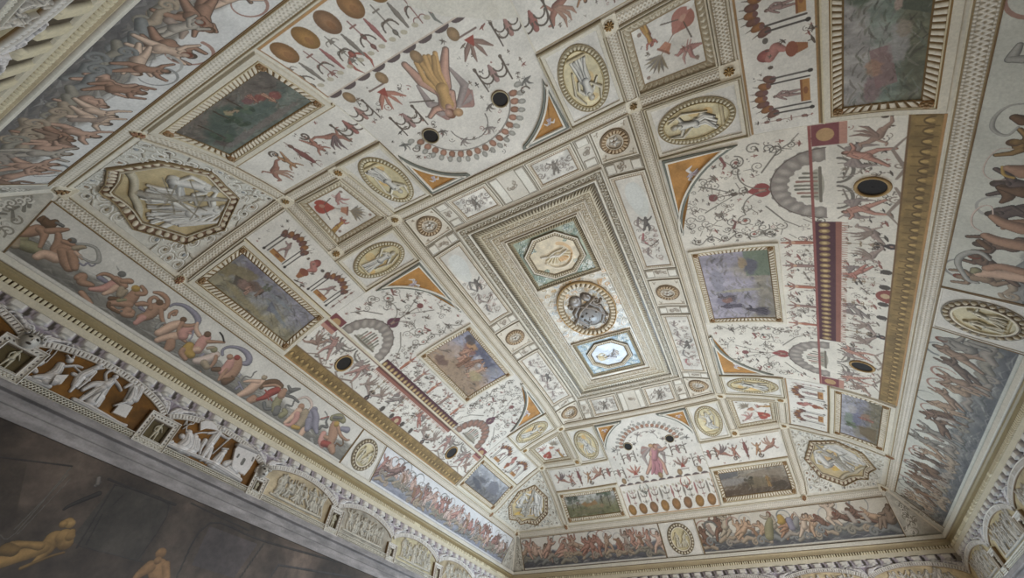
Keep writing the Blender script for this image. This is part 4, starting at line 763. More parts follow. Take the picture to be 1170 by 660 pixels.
LB={'L':{-1:'framed painting of hills, figures and a dark triangle by grey water',1:'framed painting of grey rocky hills'},'R':{-1:'framed painting of small figures before trees in violet haze',1:'tall framed painting of a slanting tower and dark green hill'},'N':{1:'framed painting of green woods with figures in red',-1:'framed landscape painting'},'F':{-1:'framed painting of an orange-roofed village among trees',1:'framed painting of a brown stormy landscape with a slate patch of sky'}}
def half(P,g): return [(x*g,y) for x,y in P]
for s in 'LR':
    ch=Vault(s);q=SW[s];R_=s=='R'
    # painted field with arches, garlands and pelmets
    t=thing('grotesque_field','white field painted with arches, scrolls, griffins and a fringed red band, %s'%q,'fresco',ch,0,75)
    cv=quad_cv(ch,-138.4,5,138.4,130.6,PALE if s=='L' else 'DAD2C2',.003,1.15);cv.mottle(.06,14,3)
    lc='8A4A40' if R_ else 'D0C4A8'
    scatter(cv,-132,12,132,92,620,21,.85,avoid=lambda x,y:abs(x)<54 and y<70 or (abs(abs(x)-96)<29 and y>62) or (abs(x)>66 and (abs(x)-66)**2+(y-82)**2>74**2))
    scatter(cv,-134,100,134,119,240,22,.75)
    for g_ in (-1,1):
        X=96*g_
        # scrolls rising from the heart above each arch
        heart(cv,X,60.5,11.5,'5E3440' if s=='L' else '8E3C38');cv.st([(X,54,.5),(X,34,.35)],'6E5E50');cv.st([(X,48,.3),(X-12,26,.5)],'6E665A');cv.st([(X,48,.3),(X+12,26,.5)],'6E665A');cv.el(X,33,3.2,2.8,'7A4440');cv.el(X,46,1.6,2.2,DK)
        for f in (-1,1):
            cv.arc(X+f*15,64,14,PI if f>0 else 0,PI+f*1.9 if f>0 else -1.9,.42,'6E665A',12);cv.spiral(X+f*25,50,5,1.6,.42,'6E665A',0,f);cv.spiral(X+f*33,60,4,1.5,.4,'6E665A',1,-f);cv.el(X+f*25,50,1.2,1.2,'9A5044');bird(cv,X+f*16,36,6,f,'7A6A5E');cv.st([(X+f*14,63,.5),(X+f*28,72,.45),(X+f*34,80,.3)],'6E665A')
            cv.st([(X+f*31,42,1.),(X+f*25,44,.8),(X+f*22,42,.3)],'7E4A44')
        vine(cv,56*g_,12,58*g_,68,6,.42,'6E665A',4.2,g_,seed=5)
        # scalloped half arch with a tiny landscape inside
        half_arch(cv,X,93,26.5,18,'A89C90' if g_<0 or R_ else 'A0725E','857870',11)
        cv.el(X,89,12,3.2,'8A8470',.7)
        for k in range(7): x=X-9+3*k;cv.st([(x,89,.5),(x+.6,82-3*math.sin(k*.6),.9)],('6A6454','8C5A4C','5E5A4C')[k%3],.9)
        cv.st([(X-13,90.5,.7),(X+13,90.5,.7)],'6E6456')
        # fringed pelmets
        for (a,b) in ((66,0) if g_>0 else (0,-66),) if 0 else ():
            pass
        for (a,b) in (sorted((124.*g_,138*g_)),):
            cv.poly(rect(a,87.5,b,98.5),'7A3A3C');cv.el((a+b)/2,93,4.2,3.6,'B48A58');cv.poly(rect(a,98.5,b,101.5),'B8806C')
        # garland between pelmets, oculus and supporters
        for f in (-1,1):
            cv.arc(X+f*10,98,8.6,0,PI,.8,'6E665C',12,ry=6);cv.arc(X+f*10,98,5,0,PI,.35,'8A7E72',10,ry=9);cv.st([(X+f*27,98,.4),(X+f*20,104,.5),(X+f*4,100,.4)],'7E7266')
            angel(cv,X+f*19,118,19,'B8806C' if R_ else 'AC8074','8C7C74','stride',f)
            cv.st([(X+f*3,119,.5),(X+f*10,121.5,.8),(X+f*22,117,.6),(X+f*30,121,.3)],'8C7A6C');cv.spiral(X+f*12,119.5,2.6,1.3,.4,'8C7A6C',0,f)
        griffin(cv,57*g_,112,15,g_,'9A8478','8A7668');griffin(cv,38*g_,112,14,-g_,'9A8478','8A7668');heart(cv,47.5*g_,119,5,'3E3434');candel(cv,47.5*g_,100,115,'8A7458',.9,seed=3)
        griffin(cv,128*g_,112,14,-g_,'9C7C6A','8A6E60')
        angel(cv,20*g_,115,16,'B07060' if g_>0 else '8E8078','7E6E68','fly',-g_);cv.el(24*g_,118.5,2.4,2.4,'4A4038');cv.el(9*g_,118.5,2.4,2.4,'4A4038');candel(cv,12*g_,99,116,'8A7458',.8,seed=5);candel(cv,30*g_,99,112,'7E7060',.7,seed=6)
    cv.poly([(7*math.cos(a),121.5-6.5*math.sin(a)) for a in np.linspace(0,PI,14)],'8A4238');cv.el(0,119,2.4,2,'C0A078')
    rt=random.Random(77)
    for k in range(120):
        x,y=rt.uniform(-132,132),rt.uniform(12,90)
        if abs(x)<54 and y<70 or (abs(abs(x)-96)<28 and y>62) or (abs(x)>66 and (abs(x)-66)**2+(y-82)**2>72**2): continue
        cv.spiral(x,y,rt.uniform(2.,4.),1.5,.3,('6E6458','564E46')[k%2],rt.random()*6,(-1)**k);a=rt.random()*6.3;cv.st([(x+3*math.cos(a),y+3*math.sin(a),.3),(x+8*math.cos(a+.3),y+8*math.sin(a+.3),.25)],'7A7064')
    # herms and thin candelabra below the middle painting
    for k in range(-2,3):
        x=23.5*k;cv.st([(x,69,.5),(x,74,1.4),(x,79,1.9),(x,85,1.5)],('A8624A','8E6E64')[k%2],1,0,.35);cv.el(x,75.5,1.3,1.4,'C09070');cv.st([(x-5,71,.4),(x-2,74,.7),(x+2,74,.7),(x+5,71,.4)],'8E6458')
        if k<2: bird(cv,x+11.7,73,5,1,'8A6E62')
    for k in range(16): candel(cv,-60+8*k,80,91,'8A7A70',.55,seed=k)
    # long fringed pelmet and the line it hangs from
    cv.poly(rect(-66,87,66,97.5),'4A242A');cv.poly(rect(-66,96.8,66,99.5),'8E5444')
    for k in range(24): x=-63.2+5.5*k;cv.el(x,91.6,2.,2.7,'B08A54',1,0,0,.3);cv.el(x,91.6,.8,1.2,'D0B074')
    for k in range(66): cv.st([(-65+2*k,99.5,.42),(-65+2*k,102,.25)],'A8705C')
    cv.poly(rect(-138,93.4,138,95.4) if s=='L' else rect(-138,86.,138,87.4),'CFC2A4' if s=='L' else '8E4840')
    if s=='L': cv.poly(rect(-138,95.4,138,96.2),'6E4A34')  # brown shadow under the cream beam, painted as a strip
    # ochre strip along the outer rib
    cv.poly(rect(-138.4,121.4,138.4,130.6),'8A6C38');cv.wash(lambda X,Y,c:np.where((Y>121.4)[:,None],c*(1+(fbm(X,Y,3,3,5)-.5)*.5)[:,None],c))
    for k in range(46): x=-135+6*k;cv.arc(x,127.5,2.2,PI,2*PI,.5,'5E4622',8);cv.el(x,126.5,.9,1.2,'C09A54');cv.st([(x+3,123,.4),(x+3,129,.4)],'6E5228')
    cv.poly(rect(-138.4,120.8,138.4,121.5),'6E4E2C');cv.poly(rect(-138.4,129.8,138.4,130.6),'B4824A')
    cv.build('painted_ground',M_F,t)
    for g_ in (-1,1):
        e=endw(s,g_);X=93.5*g_
        o=frame('oculus',ch,circle(X,111,7.4,7.0,32),[(1.6,'round',0,'A88C60',BR,.02),(6,'flat',0,'241F1B','241F1B',-.004)],closed=True,h0=.008,dens=1.5,mat=M_F);tag(o,'dark round opening with ochre rim by the scalloped arch, %s end, %s'%(e,q),'opening')
        oval(ch,157.7*g_,'oval medallion with a draped stucco figure, %s end of the %s'%(e,q),3+(s=='R')*2+g_,POL[(g_+1)+(s=='R')])
        A=[(66+74*math.sin(a),82-74*math.cos(a)) for a in np.linspace(.03,1.165,16)];P=half([(136.4,7)]+A[::-1]+[(66,7)],g_)
        spandrel(ch,P,120*g_,24,'large ochre triangle with a small winged figure, %s end of the %s'%(e,q),2+g_,11)
        # strip with umbrella tents
        t=thing('umbrella_strip','white strip painted with two umbrella tents, %s end of the %s'%(e,q),'fresco',ch,184*g_,76)
        a,b=sorted((138.6*g_,231*g_));cv=quad_cv(ch,a,60.6,b,92,PALE,.006,1.2);cv.mottle(.07,12,5)
        if s=='R': cv.poly(rect(a,60.6,b,61.8),'A07848');cv.poly(rect(a,90.8,b,92),'A07848')
        for X2 in (207,160): tent(cv,X2*g_,64.5,88,21,seed=int(X2)+ord(s))
        cv.el(184*g_,72,3.4,4.2,'A85A50',1,0,0,.3);cv.st([(184*g_-2,73,2),(184*g_+3,76,2.6),(184*g_+1,79,1.4)],'B47468',1,0,.3);cv.el(184*g_-7,73,1,1.2,DK);cv.el(184*g_+8,72,1.6,1.2,'5E564E')
        cv.poly([(184*g_-4,81),(184*g_+4,81),(184*g_+1.4,88),(184*g_-1.4,88)],'9A5E38');cv.el(184*g_,82,4,2.4,'8A4A34');scatter(cv,184*g_-11,63,184*g_+11,91,12,9,.7);scatter(cv,a+3,63,a+9,90,5,3,.6);candel(cv,145*g_,66,88,'8E6458',.9,seed=4)
        cv.build('painted_ground',M_F,t)
        # beam between strip and painting
        _tn[0]+=1;a,b=sorted((138.6*g_,231*g_));o=frame('trim_%d'%_tn[0],ch,[(a,57.6),(b if g_<0 else b,57.6)] if 0 else [(a,91.6),(b,91.6)],[(.7,'line',0,BR,'7E6A4A',.006),(1.6,'round',0,'CFC4A8',BR,.03)],closed=False);o['kind']='structure'
        a,b=sorted((139.5*g_,230*g_));args,sd_,feat=LAND[(s,g_)]
        painting(ch,a,93.3,b,130.3,'%s, %s end of the %s'%(LB[s][g_],e,q),(*args,sd_),feat)
    args=(('8A8A9C','A08C80','A08468',31),'B 54546A .62 .15 .2 .14;B 5A5A72 .4 .1 .14 .12;B C0BCC0 .5 .22 .05 .08;B C4C0C4 .62 .3 .05 .07;B 8E5A4C .3 .25 .12 .1;B C89058 .26 .16 .1 .08;P B8866C .3 .62 .5 sit;P 9C7058 .52 .6 .45 stride;P C09478 .7 .7 .5 reach;B 4A4040 .15 .1 .1 .1;B B0A070 .75 .55 .12 .12;B A88C70 .5 .85 .4 .14;B 6E5248 .2 .86 .14 .1;B 94949C .85 .2 .12 .14;P 8A6048 .42 .7 .4 stand') if s=='L' else (('9C94A0','948C98','8A8070',32),'G 64745A .66 .66 0 0 .34 0 .34 .34 0 .34;B 5C5468 .78 .74 .14 .1;B 7C7484 .3 .3 .14 .2;P 5E5460 .2 .5 .34 stand;P 6A5C60 .34 .44 .3 stride;B A8A080 .45 .5 .2 .04 1.5;B 94604E .3 .3 .04 .1;B A88A5E .84 .62 .07 .07;B 5A5060 .1 .8 .08 .12;P 4E444C .12 .9 .34 stride;B 8C8894 .6 .2 .2 .1')
    painting(ch,-48,7,48,67.5,('squarish framed painting of clustered figures under slate clouds, %s' if s=='L' else 'squarish framed painting of violet ruins with a green corner, %s')%q,*args)
for s in 'NF':
    ch=Vault(s);q=SW[s]
    t=thing('grotesque_field','white arched field painted with a winged figure and gold discs, %s'%q,'fresco',ch,0,75)
    cv=quad_cv(ch,-57.6,4.8,57.6,130.6,PALE,.003,1.2);cv.mottle(.07,14,4)
    inA=lambda x,y:(x*x+(y-62)**2<52**2) or y>62
    scatter(cv,-52,12,52,92,130,41,.8,avoid=lambda x,y:not inA(x,y) or abs(x)<16 and y>38)
    # scalloped garland at the crown
    for k in range(17): a=PI*(.06+.88*k/16);cv.el(36*math.cos(a),52-31*math.sin(a),2.9,2.2,'BC8468' if k%2 else 'A87458',1,-a,0,.3)
    for k in range(20): a=PI*(.02+.96*k/19);cv.el(40.5*math.cos(a),52-35.5*math.sin(a),2.6,1.8,'A8A498',.9,-a,0,.3)
    cv.arc(0,52,33,-.15,-PI+.15,.5,'8A8278',24,ry=28)
    for g_ in (-1,1): bird(cv,g_*10,33,7,g_,'8C8078');bird(cv,g_*46,50,7,-g_,'6E6A64');bird(cv,g_*18,46,6,-g_,'6A6058');mask(cv,g_*31,62,15,'9C7870');fan(cv,g_*30,84,15,'B07460' if (g_<0)==(s=='F') else '8C6E60');lyre(cv,g_*26,103,10,'A85A4A' if g_>0 else '7A7A70');mask(cv,g_*51,80,13,'A07468')
    for g_ in (-1,1): cv.arc(g_*0,43,13,0,-PI,.35,'6E665E',12);cv.spiral(g_*42,44,3.6,.8,.5,DK,PI,g_)
    # large winged figure
    for g_ in (-1,1):
        for k in range(4): cv.st([(g_*2,56,1.8),(g_*(9+k*1.2),53+k*4,2.4),(g_*(14-k),60+k*6,.8)],('A07A70','9A8A84')[k%2],1,0,.3)
    person(cv,0,91,41,'stride','C0907A','8A5A40',1,0,.35,robe=('B0747A' if s=='F' else 'C09458',5),wd=1.1);cv.st([(9,66,.5),(22,72,.4)],DK);cv.el(1,52,3,3,'C89A6A',1,0,0,.3)
    # dotted line with scallops and hanging discs
    cv.poly(rect(-57,96.6,57,97.7),'C8B4A0')
    for k in range(11): x=-52+10.4*k;cv.poly([(x-4.4,97)]+[(x+4.4*math.cos(a),97-2.4*math.sin(a)) for a in np.linspace(PI,0,8)],'5A4A48')
    for k in range(5): x=-48+24*k;cv.el(x,91.4,3.,3.7,'A8845A',1,0,0,.3)
    for k in range(8):
        x=-50+14.3*k;cv.el(x,123.5,5.,5.6,('B07C3C','A87440','9C6E48')[k%3],1,0,0,.35);cv.el(x,122,1.5,2,'8A5A34',.6);candel(cv,x+7,103,120,('8A5E54','7A7064')[k%2],1.1,seed=k)
        cv.st([(x,105,.6),(x,112,1.3),(x,117,.5)],('A0605A','7E7468')[k%2],1,0,.3);cv.arc(x+7,108,4,0,PI,.4,DK,8)
        for f in (-1,1): cv.el(x+f*3.5,104,1.7,1.2,'B0A488',.8,.4)
    cv.poly(rect(-57.6,129.6,57.6,130.6),'B4824A');cv.poly(rect(-57.6,97,-56.8,130),'A87A50');cv.poly(rect(56.8,97,57.6,130),'A87A50')
    if s=='N': cv.poly([(-24,131),(-14,112),(-27,99),(-36,94),(-44,88),(-58,82),(-58,131)],'D6D0C0',.96)   # bare replastered patch
    cv.build('painted_ground',M_F,t)
    for g_ in (-1,1):
        e=endw(s,g_)
        o=frame('oculus',ch,circle(26.5*g_,47,5.6,5.9,32),[(1.,'round',0,'A89C80',BR,.02),(4.8,'flat',0,'241F1B','241F1B',-.004)],closed=True,h0=.008,dens=1.6,mat=M_F);tag(o,'small dark oval opening, %s of the winged figure, %s'%(e,q),'opening')
        oval(ch,77.2*g_,'oval medallion with a draped stucco figure, %s side of the %s'%(e,q),(4 if s=='N' else 8)+g_,POL[(g_+1)+(s=='F')])
        A=[(57.5*math.sin(a),62-57.5*math.cos(a)) for a in np.linspace(.42,1.28,12)];P=half([(57,6.8)]+A[::-1]+[(22,6.8)],g_)
        spandrel(ch,P,47*g_,17,'small ochre triangle with a white figure, %s side of the %s'%(e,q),1+g_,6.5)
        pts=[(57.5*math.sin(a)*g_,62-57.5*math.cos(a)) for a in np.linspace(.42,1.3,14)]
        a,b=sorted((58.6*g_,147.5*g_));t=thing('griffin_strip','white strip painted with griffins and a candelabrum, %s side, %s'%(e,q),'fresco',ch,103*g_,76)
        cv=quad_cv(ch,a,61,b,92,PALE,.006,1.2);cv.mottle(.07,12,6)
        for (a0,b0_,a1,b1_) in ((a,61,b,61.7),(a,91.3,b,92)): cv.poly(rect(a0,b0_,a1,b1_),'A89068')
        c_=106*g_;candel(cv,c_,64,89,'7A5648',1.3,seed=2);cv.st([(c_,70,1.6),(c_,76,2.4),(c_,82,1.2)],'7E4A44',1,0,.3)
        for f in (-1,1):
            griffin(cv,c_+f*27,77,17,f,'9C6A58','A8806A' if f>0 else '6E5A58');person(cv,c_+f*13,86,15,'reach','A8705C' if f<0 else 'B08058','6A4A3C',f);cv.spiral(c_+f*14,86,3,1.4,.7,DK,0,f)
        mask(cv,64*g_,76,15,'9A5E54');scatter(cv,a+4,64,b-4,90,22,7,.6);cv.build('painted_ground',M_F,t)
        _tn[0]+=1;o=frame('trim_%d'%_tn[0],ch,[(a,91.6),(b,91.6)],[(.7,'line',0,BR,'8A7656',.006),(1.4,'round',0,'CFC4A8',BR,.03)],closed=False);o['kind']='structure'
        a,b=sorted((59.6*g_,146.6*g_));args,sd_,feat=LAND[(s,g_)];painting(ch,a,93.1,b,130.3,'%s, %s side of the %s'%(LB[s][g_],e,q),(*args,sd_),feat)
# ------------------------------------------------------------------ friezes of sea riders
def quad4_cv(ch,P,base,h0=.004,dens=1.):
    P=np.array(P,float);g=lambda v,u:tuple((P[0,k]*(1-u)+P[1,k]*u)*(1-v)+(P[3,k]*(1-u)+P[2,k]*u)*v for k in (0,1))
    v,u=adapt(g,ch,dens);return Canvas(ch,*g(v[:,None],u[None,:]),base,h0)
FW=dict(L='left side',R='right side',N='top side',F='bottom side')
def frieze(s,P,label,seed,n,top,trace=None,extra=None,cols=None,wd=1.3,bg='CFCAC0',dark='4E4E52',s0=.6,rings=True,seac='8C8880'):
    ch=Frieze(s);t=thing('frieze_panel',label,'fresco',ch,(P[0][0]+P[1][0])/2,24)
    frame('border',ch,P,[(.5,'line',0,BR,'7A6244',.006)],parent=t,h0=.004,dens=1.2,mat=M_F)
    Q=offset(P,.5);cv=quad4_cv(ch,Q,bg,.004,1.2);cv.mottle(.05,14,seed)
    u0,u1=min(Q[0][0],Q[3][0])+.5,max(Q[1][0],Q[2][0])-.5;v1=Q[2][1]
    sea(cv,u0,u1,4,v1-1.2,top,seed,seac,dark)
    if trace: cv.px_strokes(trace)
    else: crowd(cv,u0+4,u1-4,4,v1,n,seed,cols=cols or ('C09480','B88874','A87866','C8A48E','B09078','9C8070'),s0=s0,rings=rings,wd=wd)
    if extra: cv.px_strokes(extra)
    L=Q;  # pale unpainted margin below and beside the sea
    cv.poly([L[3],(L[3][0]+.1,v1-2.4),(L[2][0]-.1,v1-2.4),L[2]],bg)
    cv.build('painted_procession',M_F,t)
def roundel(s,u,label,seed,P,x=0,r=15.5):
    ch=Frieze(s);t=thing('roundel',label,'medallion',ch,u,24)
    frame('border',ch,P,[(.7,'line',0,BR,'7E6A4A',.006),(.6,'flat',0,'D6D0C4',BR,.01)],parent=t,h0=.004)
    cv=quad4_cv(ch,offset(P,1.3),'D2CCC0',.004);cv.mottle(.06,9,seed);cv.build('ground',M_F,t)
    frame('ring',ch,circle(u,25.5,r,r+1.6,48),[(.7,'line',0,BR,'7E7462',.003),(2.8,'egg',3.4,'C4BAA4','7C6E58',.03),(.8,'round',0,'84786A',BR,.02),(1,'flat',0,'D2C8B0',BR,.02)],parent=t,h0=.01,dens=1.5)
    cv=poly_cv(ch,circle(u,25.5,r-5.3,r-3.7,40),'C4B894',.01,1.4);cv.mottle(.12,6,seed)
    for f in (-1,1): person(cv,u+f*4,35,17,('stand','stride')[f>0],'CEC6B0','B4AA90',f,.03,.45,('CAC2AC',3),folds='9A907C')
    cv.st([(u-7,35,.8),(u+7,35,.8)],'B4A888',1,.02);cv.build('ochre_ground',M_S,t,'relief_figures',closed=True)
def corner_piece(s,P,label,seed):
    ch=Frieze(s);cv=poly_cv(ch,P,'B8B2A4',.003,1.2);rg=random.Random(seed);P_=np.array(P);x0,x1=P_[:,0].min(),P_[:,0].max();xc=P_[:,0].mean();cv.mottle(.2,8,seed)
    for k in range(9): y=12+3.6*k;w=(y/46)*(x1-x0)*.3;cv.spiral(xc+rg.uniform(-w,w),y,1.6+y*.05,1.3,.5,'8C8474',rg.random()*6,(-1)**k);cv.st([(xc,y,.6),(xc+rg.uniform(-w,w),y+4,.9)],'6E685C',.8);cv.spiral(xc+rg.uniform(-w,w),y+1,1.6+y*.05,1.3,.5,'D4CEC0',rg.random()*6,(-1)**k)
    o=cv.build('corner_grisaille',M_F,None,closed=True);tag(o,label,'fresco')
TR_L='''@0 235 6.6;
o//.4: 0,245,45 70,250,62 140,240,60;o//.4: 160,290,45 230,310,55 270,330,40;t//.4: 20,270,30 100,250,40 110,300,30;F//.4: 90,215,20 190,205,40 290,180,46;F//.4: 300,180,30 330,210,30 325,255,18 300,310,14;b//.3: 330,110,34 370,140,38 420,120,20;b: 300,110,18 330,85,12;F//.3: 360,190,26 430,185,26 510,178,12;G: 430,130,14 470,150,12;g: 110,165,5 140,150,5 190,165,5 195,105,5 225,90,4 265,100,5;
F//.4: 440,215,20 440,270,26 420,330,34;F//.4: 560,320,34 500,320,46 440,360,52;f//.4: 280,385,30 340,365,40 420,395,44;F//.4: 470,340,36 500,420,44 520,470,34;F//.4: 530,350,28 555,420,34 560,470,24;F: 480,270,20 540,290,24;G//.3: 548,262,27;b: 525,258,14;t: 560,320,20 620,310,18 645,315,6;f//.3: 570,350,14 620,400,9 600,370,8;
g//.2: 580,288,8 650,292,9 720,318,10 745,370,12 740,420,14 690,425,8 640,405,7 600,375,5;v: 600,430,8 630,450,8 660,430,7 690,455,6 720,440,5;
@90 290 6.6;
F//.4: 0,180,30 30,165,28 20,210,30 80,230,24 110,235,8;F//.4: 20,290,20 60,340,22 90,370,14;
p//.4: 90,265,16 180,262,30 250,235,36 300,205,34;F//.4: 280,190,28 320,215,30 340,240,26;f//.35: 190,300,14 240,280,20 280,250,24;F: 330,205,20 380,205,24 395,210,16;F//.35: 145,165,10 190,150,14 240,165,16 270,190,14;v//.3: 160,180,20 200,205,16;G//.2: 325,152,28;g: 300,120,5 285,92,3;t//.35: 320,260,22 310,310,22 350,280,18;
F//.4: 430,290,32 400,330,42 360,370,40;F//.4: 370,380,36 300,370,30 240,370,22;F//.35: 250,405,16 290,430,14 350,425,18 390,440,30;b//.3: 230,370,12 225,400,10 300,440,12;b: 240,335,18 300,335,10;o//.3: 300,350,16 350,345,12;y//.3: 430,260,30;F//.3: 440,300,18 490,300,18 500,280,16 475,245,12;F//.4: 370,420,28 345,450,28 390,460,24;
F//.4: 630,400,34 580,410,46 530,460,38 470,480,32;p//.3: 480,480,26 430,520,18;F//.3: 620,420,16 625,480,14 645,530,9;F//.3: 540,410,18 535,350,14 570,325,12 600,345,12;b//.2: 610,365,26;F//.3: 570,290,10 620,300,18 665,340,18 665,390,14 640,410,8;F//.4: 440,380,16 480,375,22 520,380,12;v//.3: 465,405,14 490,425,10;G//.2: 320,430,10;s: 640,520,10 610,530,12 590,560,14;
@180 340 6.6;
v//.3: 95,65,6 130,48,9 200,60,14 270,110,20 305,160,22 300,195,16;F//.35: 85,150,8 95,120,10 140,100,12 135,130,6;F: 120,130,12;
f//.4: 170,195,30 120,210,36 60,240,34 10,265,30;f//.35: 0,320,22 60,300,26 120,290,34 160,280,26;b//.3: 195,165,24;F//.35: 185,190,16 160,240,14 165,290,12 210,330,10;p//.4: 240,230,30 200,260,38 190,290,34;F//.3: 210,210,16 250,210,14 280,200,8;F//.35: 100,330,30 90,370,34 75,385,26;p//.3: 240,265,10 260,270,5;
v//.3: 270,250,8 260,290,6 240,320,8;
f//.35: 300,190,10 290,240,16 315,285,16;p//.35: 370,300,30 340,330,38 300,390,34;f//.35: 300,390,26 240,400,18 190,410,10;F//.3: 380,330,16 430,332,12 500,335,9;b//.2: 377,275,26;y//.35: 240,360,30 220,400,40 250,430,30;F: 190,390,20 180,420,20 210,460,16;k: 500,330,6 490,290,7 470,262,6;v//.3: 320,440,6 350,420,6 320,455,5;
m//.4: 440,430,28 400,450,32 350,470,36 290,475,26;F//.35: 440,440,14 430,480,14 400,520,10;o//.3: 425,390,26;t//.3: 380,380,12 420,375,12;t//.4: 350,490,28 370,520,24;F//.3: 320,560,10 300,580,8 340,590,8;
v//.3: 490,430,9 490,395,9 530,372,9 600,375,12 660,405,18 690,450,22 680,490,22 640,495,14;
F//.4: 600,470,34 590,510,44 560,570,40 500,600,30;p//.4: 550,480,28 530,520,34 490,560,30;F: 545,445,24;r//.25: 600,450,22;b//.3: 460,540,20 420,540,16;b//.35: 510,630,30 570,610,10 560,590,6;F//.3: 520,540,12 480,590,14 460,620,8;
@250 400 6.6;
v: 150,200,4 170,180,4;G: 170,230,5 200,195,5 240,205,5 265,170,5 285,158,4;v//.3: 130,290,10 160,270,8 180,300,6 150,240,6;
f//.4: 330,240,24 280,260,34 230,300,34 150,340,18;F//.35: 340,210,14 350,205,14;t//.3: 340,205,20;f//.3: 300,235,16 240,230,12 190,235,6;F//.35: 260,360,26 230,380,24 290,370,16;b//.3: 320,280,14 360,240,16 430,240,22 470,270,18;F//.4: 340,270,10 420,262,12 460,280,10;
r//.35: 440,300,26 390,320,28 350,350,20 290,370,12;r//.2: 370,330,8 350,300,6;r: 390,360,5 400,380,4;r: 370,350,5 375,375,4;
o//.35: 450,370,28 430,410,30 420,450,24;F//.3: 490,310,26 470,340,28;G//.3: 440,440,26 430,470,24;G//.25: 520,320,14 560,300,16 610,290,6;G: 540,300,14 525,270,8;G: 510,340,10 560,355,9 600,390,6;G//.3: 500,440,7 510,410,7 550,420,7 570,380,6 600,390,5;
s//.3: 280,440,14 300,450,8;S//.3: 340,400,14 350,440,10 390,440,10;o//.3: 470,490,22 500,470,20 490,450,14;
m//.3: 600,370,5 650,352,8 690,380,10 700,420,9 680,450,6;
F//.3: 620,425,26;f//.4: 600,460,28 560,500,26 500,545,14;t//.4: 650,470,30 640,520,34 610,560,32;f//.3: 640,600,22 620,630,20;p//.3: 590,480,22 580,520,22 540,560,14 500,560,10;v//.35: 700,560,30 690,500,24 720,450,24;y//.3: 560,575,16 600,585,14;
@330 450 6.6;
v//.35: 190,130,20 205,180,24 200,240,22 210,290,12;v//.3: 150,200,26 140,260,22;r: 300,170,5 240,185,4;G: 230,190,4 270,190,4 290,160,4 270,130,4;G: 230,260,9 250,240,9 290,250,8 280,210,7 295,180,5;
F//.35: 350,210,24 340,250,36 330,320,36 310,370,30;F//.35: 370,250,14 390,310,12 430,345,8 455,345,4;o//.3: 330,180,22 380,175,28 410,200,20;G: 340,175,12 400,180,10;y//.3: 360,225,22;v//.3: 400,260,16 440,270,22;p//.35: 260,300,22 240,350,22 250,390,16;r//.35: 260,370,24 300,380,22;F//.35: 320,400,28 330,435,20;b: 350,390,6 360,370,6 390,390,6 410,370,6 400,330,4;F//.3: 290,330,14 270,320,12;s: 170,340,14 180,370,10;
'''
def FP(a,b,c_,d,v0=5.6,v1=45.): return [(a,v0),(b,v0),(c_,v1),(d,v1)]
TR_R1='''@1070 210 5.08;g//.3: 310,440,7 260,400,13 200,395,16 140,420,15 125,460,13 150,510,11 190,560,10 240,572,7;f//.4: 250,520,26 330,520,34 420,530,40 500,540,44;o//.4: 230,500,24 215,510,14;F//.4: 300,490,24 380,480,26 500,510,30;m: 330,190,4 320,130,4 260,130,5 210,180,5 210,240,5 260,275,4;F//.4: 290,300,24 360,330,34 450,350,40 508,360,40;b//.3: 250,330,14 300,370,16;F//.4: 330,190,20 400,230,34 500,260,44;b//.3: 380,20,24 420,70,26 380,105,10;
@1080 110 5.5;g//.3: 495,45,7 400,60,8 320,120,12 295,190,14 340,235,12 400,240,9 460,190,7;b//.4: 440,130,24 495,150,40;m: 430,330,4 340,330,4 270,390,4 240,470,4 290,520,3 380,520,3;y//.3: 360,440,8 370,490,10 430,510,10;F//.4: 400,450,26 495,470,60;b//.4: 340,570,14 420,590,26 495,600,50;
@1080 0 5.5;g//.3: 410,370,26 440,330,26 470,280,16;g//.3: 410,370,22 495,370,30;'''
frieze('L',FP(-312,-24.5,-27,-303),'frieze of large nude sea riders along the left edge',1,16,.6,TR_L,bg='CCC6BA',dark='6C675E',seac='8C867A')
frieze('L',FP(13,312.5,306,18),'crowded pinkish frieze of sea riders, lower end of the left side',2,46,.55,bg='D6D6D8',cols=('B88478','A07468','C8A494','8C6C64','CCB0A4','A89C98'),s0=.5,seac='9898A0',dark='7C7E8C')
roundel('L',-6,'roundel between the two friezes of the left side',1,FP(-24.2,12.7,17.7,-26.7),r=15)
frieze('F',FP(-228,-24.5,-24.5,-230.5),'frieze of sea riders over dark water, bottom side, left of its roundel',3,20,.55,bg='D0C8BC',s0=.6,seac='62626A')
frieze('F',FP(22.5,229,231.5,22.5),'frieze with an orange drapery, bottom side, right of its roundel',4,17,.56,bg='C8BEAC',s0=.62,seac='62625F',cols=('A87C5E','7C5A48','B89474','8C7460','A89880','C0A890','6A5648'),extra='@790 560 8.25;y//.3: 835,255,30 850,285,34 830,300,20;o//.3: 740,280,26 730,350,40 735,430,40;s//.3: 990,270,26 980,320,34;v//.3: 920,280,30 950,350,30;G//.2: 240,340,6 200,300,8 150,295,8 120,320,8 140,370,7 200,430,6')
roundel('F',-1,'roundel between the two friezes of the bottom side',2,FP(-24.2,22.2,22.2,-24.2),r=16)
frieze('R',FP(-309,-20.5,-21,-329),'brown frieze of sea riders descending to the lower right corner',5,24,.62,bg='C6C4B6',cols=('9A7C64','7A5E4A','A88A6E','6E5A4C','B49A80','8C8478'),s0=.6,dark='58585A')
frieze('R',FP(20.5,306,330,21),'frieze of sea riders at the upper right edge of the photo',6,18,.72,bg='C2C0B2',extra=TR_R1,cols=('8A705A','705644','94785E','94703E','64524A'),s0=.56,dark='58585A')
roundel('R',0,'roundel between the two friezes of the right side',3,FP(-20.2,20.2,20.7,-20.7),r=16)
